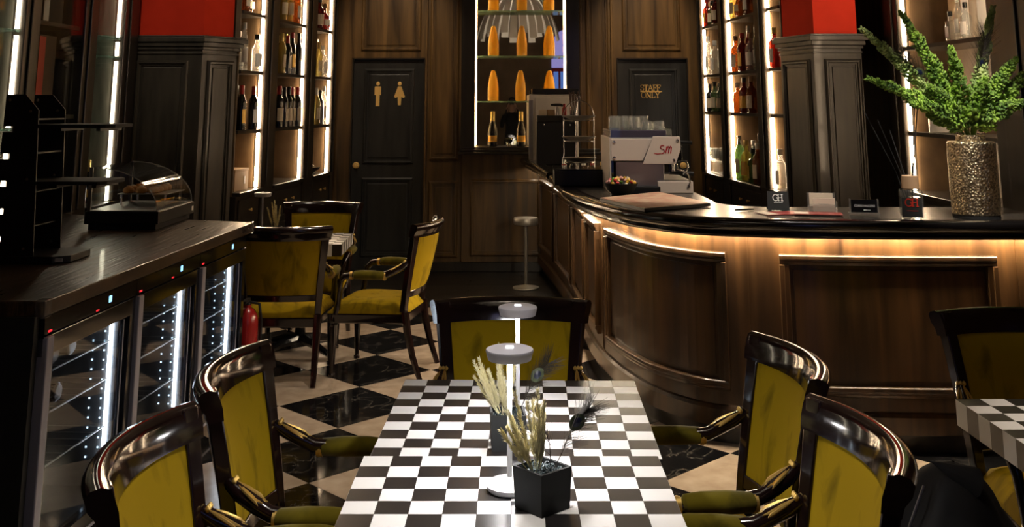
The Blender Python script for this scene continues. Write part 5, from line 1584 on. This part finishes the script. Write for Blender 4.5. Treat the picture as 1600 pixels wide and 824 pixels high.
PLUMES = [((-.53, .0, .56), .044, 1, 'pale green plume reaching furthest left and high'), ((-.53, -.05, .30), .046, 0, 'green plume reaching furthest left and low'),
          ((-.31, .02, .65), .056, 0, 'tall green plume left of centre'), ((-.10, -.08, .46), .055, 0, 'green plume upright in the centre'),
          ((.20, .05, .68), .036, 1, 'thin tall green plume right of centre'), ((.26, -.03, .40), .070, 0, 'broad green plume leaning right'),
          ((.06, -.10, .30), .060, 0, 'short green plume low in front'), ((.40, .02, .36), .060, 0, 'green plume reaching the right picture edge'),
          ((.30, -.06, .18), .056, 0, 'low green plume drooping right'), ((-.33, -.09, .17), .050, 0, 'low green plume drooping left'), ((-.22, -.06, .26), .052, 0, 'green plume between the low left and central ones'),
          ((-.15, .08, .40), .030, 0, 'thin dark green plume behind the central one')]
for i, (tp, r, pale, lb) in enumerate(PLUMES):
    plume(tp, r, pale, lb, 40 + i)
for i, (mid, tip, lb) in enumerate((((-.22, -.03, .30), (-.34, -.03, .44), 'peacock feather standing left in the golden vase'), ((.08, .0, .34), (.12, .0, .52), 'peacock feather standing right in the golden vase'))):
    t = thing('vase_feather', lb, 'feather', (VX, VY, VZ), 0, 'peacock feathers in the golden vase')
    peacock(t, Vector((0, 0, -.1)), Vector(mid), Vector(tip), random.Random(70 + i), lambda v: Vector(v), sc=2.6)

# ------------------------------------------------------------------ things on the fridge counter
# black slotted stand with two trays
t = rot_thing('slotted_stand', 'tall black slotted display stand with two trays on the fridge counter', 'display stand', (-2.22, 4.88, 1.0005), -2)
for yy in (-.13, .13):
    prof_ = [(-.10, 0), (-.095, .06)]
    for zc in (.10, .22, .34, .46, .58):
        prof_ += [(-.094 + zc * .02, zc - .012), (-.05 + zc * .02, zc - .012), (-.05 + zc * .02, zc + .012), (-.094 + zc * .02, zc + .012)]
    prof_ += [(-.078, .735), (.01, .735), (.075, .665), (.105, .0)]
    sd_ = MB().prism_xz(prof_, yy - .004, yy + .004).build('side_plate', 'black_plastic', t)
    for x, z in ((-.06, .71), (.04, .66), (-.06, .06), (.06, .06), (.05, .36)):
        MB().lathe([(.007, 0), (.007, .003), (.002, .004)], 10).build('screw', 'steel', sd_, loc=(x, yy - .004, z)).rotation_euler = (R(90), 0, 0)
for z in (.15, .30, .47, .62):
    MB().box(.02, .075, -.13, .13, z, z + .006).build('crossbar', 'black_plastic', t)
for z, x1 in ((.335, .40), (.585, .42)):
    tr_ = MB().prism([(.0, -.135), (x1 - .03, -.135), (x1, -.10), (x1, .10), (x1 - .03, .135), (.0, .135)], z, z + .016).build('tray', 'black_matte', t, bevel=.002)
    for xx in (.16, .34):
        MB().box(xx, xx + .02, -.12, .12, z - .014, z).build('tray_rib', 'black_plastic', tr_)
bs = MB().prism([(-.10, -.15), (.20, -.15), (.26, -.10), (.26, .10), (.20, .15), (-.10, .15)], 0, .03).build('base_plate', 'black_plastic', t, bevel=.003)
MB().box(.212, .245, -.148, -.146, .008, .024).build('sticker', 'label_white', bs).rotation_euler = (0, 0, 0)
# curved-glass pastry case
pc = rot_thing('pastry_case', 'curved glass pastry display case on the fridge counter', 'display case', (-2.39, 5.94, 1.0005), -1)
W_, D2 = .42, .62
MB().box(0, W_, 0, D2, .03, .10).build('base', 'black_plastic', pc, bevel=.006)
MB().box(.02, W_ - .02, .02, D2 - .02, .0, .03).build('plinth', 'black_matte', pc)
MB().box(.015, W_ - .012, .012, D2 - .012, .10, .104).build('floor_plate', 'steel_brushed', pc)
gp = [(.02 + .385 * math.sin(R(a)), .104 + .235 * math.cos(R(a))) for a in range(0, 91, 9)]
MB().shell(lambda u, v: (Vector((gp[min(int(u * 10 + .001), 10)][0], .01 + (D2 - .02) * v, gp[min(int(u * 10 + .001), 10)][1])), Vector((math.sin(u * PI / 2), 0, math.cos(u * PI / 2)))), 10, 2, .004).build('curved_glass', 'glass_clear', pc, smooth=True)
for yy in (.008, D2 - .012):
    ep = MB().prism_xz([(.02, .104)] + gp, yy, yy + .004).build('end_glass', 'glass_clear', pc)
    ed = MB()
    ed.tube([(x, yy + .002, z) for x, z in gp], .0035, 6).build('glass_edge', 'acrylic', ep, smooth=True)
MB().box(.012, .022, .01, D2 - .01, .10, .34).build('rear_door', 'glass_clear', pc)
MB().box(.01, .03, .008, .02, .10, .34).build('rear_post', 'steel_brushed', pc)
MB().box(.01, .03, D2 - .02, D2 - .008, .10, .34).build('rear_post', 'steel_brushed', pc)
MB().box(W_ - .001, W_ + .001, D2 - .05, D2 - .02, .05, .075).build('sticker', 'label_white', pc)
ty = rot_thing('pastry_tray', 'steel tray raised inside the pastry case', 'tray', (-2.39, 5.94, 1.0005), -1)
MB().box(.06, .36, .30, .60, .165, .171).build('tray_plate', 'steel_brushed', ty, bevel=.002)
for x, y in ((.08, .32), (.34, .32), (.08, .58), (.34, .58)):
    MB().lathe([(.006, .1045), (.006, .165)], 8, (x, y, 0)).build('leg', 'steel', ty)
random.seed(9)
for i in range(4):
    for j in range(3):
        x, y = .12 + .075 * j, .335 + .075 * i
        p = thing('pastry', 'golden pastry in the glass case, %s row, %s' % (['front', 'second', 'third', 'rear'][i], ['left', 'middle', 'right'][j]), 'pastry', (-2.39 + x, 5.94 + y, 1.0005 + .1715), random.uniform(0, 3), 'pastries in the glass case')
        MB().lathe([(.022, 0), (.030, .004), (.033, .016), (.026, .030), (.012, .037), (.001, .038)], 14).build('crust', 'pastry', p, smooth=True)
        MB().lathe([(.016, .034), (.014, .040), (.001, .043)], 12).build('topping', 'pastry_cream' if (i + j) % 2 else 'pastry', p, smooth=True)

# slim silver pedestal in the aisle
t = rot_thing('pedestal_stand', 'slim silver pedestal with round disc top standing in the aisle', 'stand', (.13, 9.98, .0045), 0)
MB().lathe([(.118, 0), (.125, .006), (.122, .014), (.05, .028), (.02, .036), (.018, .04)], 36).build('base', 'dull_silver', t, smooth=True)
MB().lathe([(.0165, .03), (.0165, .58)], 18).build('pole', 'dull_silver', t, smooth=True)
MB().lathe([(.09, .565), (.112, .572), (.116, .58), (.116, .625), (.11, .633), (.098, .630), (.001, .630)], 36).build('disc_top', 'dull_silver', t, smooth=True)

# black padded coat heaped on a seat between the right chairs and the right table
ct = thing('padded_coat', 'black padded coat heaped in the dark beside the right table', 'coat', (1.20, 3.02, 0), R(8))
def coat(u, v):
    a = 2 * PI * u
    z = .74 * v
    k = (1 - max(0, v - .55) / .45) ** .5 if v > .55 else 1.0
    quilt = .018 * abs(math.sin(v * PI * 7))
    fold = .022 * math.sin(5 * a + 2 * v) * (1 - v * .6)
    r = (.235 + .02 * math.sin(3 * a + 1)) * max(k, .02) + quilt * k + fold * k
    return (r * math.cos(a) * .78, r * math.sin(a) * 1.15, z)
MB().grid(coat, 48, 40).build('coat_body', 'cloth_black', ct, smooth=True, angle=80)
for sy in (-1, 1):
    pts = [(-.02, sy * .20, .60), (-.10, sy * .26, .48), (-.16, sy * .27, .34), (-.17, sy * .22, .20)]
    MB().tube(pts, [.07, .075, .07, .055], 14).build('sleeve', 'cloth_black', ct, smooth=True)
MB().tube([(.0, -.10, .72), (-.07, 0, .745), (0, .10, .72), (.07, 0, .70)], .038, 10, closed=True).build('collar', 'cloth_black', ct, smooth=True)
MB().tube([(-.10, -.02, .69), (-.185, -.02, .52), (-.205, -.02, .30), (-.20, -.02, .12)], .004, 6).build('zip', 'steel_brushed', ct, smooth=True)

# ------------------------------------------------------------------ the photographer, seen only in the mirror
def person():
    pts, edg, rad = [], [], []
    def chain(start, lst):
        prev = start
        ids = []
        for p, r in lst:
            pts.append(p); rad.append(r)
            i = len(pts) - 1
            if prev is not None:
                edg.append((prev, i))
            prev = i
            ids.append(i)
        return ids
    py = -.30
    sp = chain(None, [((0, py, .95), (.15, .11)), ((0, py, 1.10), (.14, .10)), ((0, py - .01, 1.26), (.155, .11)), ((0, py, 1.39), (.16, .10)), ((0, py + .01, 1.47), (.065, .06)), ((0, py + .03, 1.53), (.055, .055)),
                      ((0, py + .05, 1.60), (.072, .085)), ((0, py + .05, 1.68), (.078, .098)), ((0, py + .045, 1.75), (.066, .085)), ((0, py + .04, 1.785), (.03, .04))])
    chain(sp[7], [((0, py + .14, 1.645), (.014, .014)), ((0, py + .155, 1.63), (.010, .010))])       # nose
    for s_ in (-1, 1):
        chain(sp[7], [((s_ * .078, py + .05, 1.665), (.018, .022))])                                     # ears
        arm = chain(sp[3], [((s_ * .17, py, 1.40), (.062, .06)), ((s_ * .215, py + .02, 1.27), (.052, .05)), ((s_ * .225, py + .06, 1.17), (.046, .044)), ((s_ * .17, py + .14, 1.33), (.040, .038)), ((s_ * .105, py + .19, 1.55), (.030, .028)), ((s_ * .092, py + .20, 1.60), (.030, .022))])
        for k in range(4):
            b = (s_ * (.088 - .004 * k), py + .212 + .008 * k, 1.625 + .014 * k)
            chain(arm[-1], [(b, (.010, .009)), ((b[0] - s_ * .016, b[1] + .028, b[2] + .012), (.009, .008)), ((b[0] - s_ * .034, b[1] + .030, b[2] + .010), (.008, .007))])
        chain(arm[-1], [((s_ * .070, py + .195, 1.63), (.011, .010)), ((s_ * .045, py + .195, 1.645), (.009, .008))])    # thumb
        chain(sp[0], [((s_ * .09, py, .86), (.095, .10)), ((s_ * .10, py + .01, .52), (.062, .065)), ((s_ * .10, py - .01, .30), (.055, .058)), ((s_ * .105, py - .02, .09), (.040, .042)), ((s_ * .11, py + .05, .045), (.042, .035)), ((s_ * .115, py + .15, .032), (.036, .024))])
    me = bpy.data.meshes.new('person')
    me.from_pydata(pts, edg, [])
    o = bpy.data.objects.new('person', me)
    C.objects.link(o)
    sk = o.modifiers.new('skin', 'SKIN')
    sk.use_smooth_shade = True
    for i, v in enumerate(me.skin_vertices[0].data):
        v.radius = rad[i]
        v.use_root = (i == 0)
    o.modifiers.new('sub', 'SUBSURF').levels = 1
    dg = bpy.context.evaluated_depsgraph_get()
    ev = o.evaluated_get(dg)
    m2 = bpy.data.meshes.new_from_object(ev)
    o.modifiers.clear()
    o.data = m2
    m2.materials.clear()
    m2.materials.append(M['cloth_black']); m2.materials.append(M['skin'])
    zmin = min(v.co.z for v in m2.vertices)
    for p in m2.polygons:
        c_ = p.center
        p.use_smooth = True
        p.material_index = 1 if (c_.z > 1.50 and (abs(c_.x) < .1 or c_.z > 1.57)) else 0
    o.location = (-.0, -.06, -zmin + .001)
    tag(o, 'photographer in black clothes raising a camera, reflected in the mirror', 'person')
    hr = MB().lathe([(.084, 1.64), (.092, 1.68), (.088, 1.74), (.066, 1.79), (.03, 1.812), (.001, 1.815)], 20, (0, py + .025, 0))
    hr.v = [(x, y if y < py + .06 else py + .06 + (y - py - .06) * .9, z - (.05 if y < py else 0) * (1 if z < 1.7 else 0)) for x, y, z in hr.v]
    hr.build('hair', 'hair_dark', o, smooth=True)
    for s_ in (-1, 1):
        MB().lathe([(.001, -.008), (.006, -.005), (.008, 0), (.006, .005), (.001, .008)], 8, (s_ * .030, py + .138, 1.685)).build('eye', 'black_gloss', o, smooth=True)
    return o
person()
t = thing('photo_camera', 'black camera held up by the photographer in the mirror', 'camera', (0, -.135, 1.70))
MB().box(-.068, .068, -.03, .03, -.05, .045).box(-.022, .022, -.028, .028, .045, .068).build('camera_body', 'black_plastic', t, bevel=.006)
ln = MB().lathe([(.036, 0), (.036, .03), (.033, .034), (.035, .075), (.034, .085), (.028, .083), (.001, .078)], 24).build('lens', 'black_gloss', t, smooth=True)
ln.rotation_euler = (R(-90), 0, 0); ln.location = (0, .03, -.004)
MB().tube([(-.07, 0, .02), (-.12, -.05, -.10), (-.08, -.13, -.25), (0, -.10, -.30), (.08, -.13, -.25), (.12, -.05, -.10), (.07, 0, .02)], .006, 6).build('strap', 'black_matte', t, smooth=True)
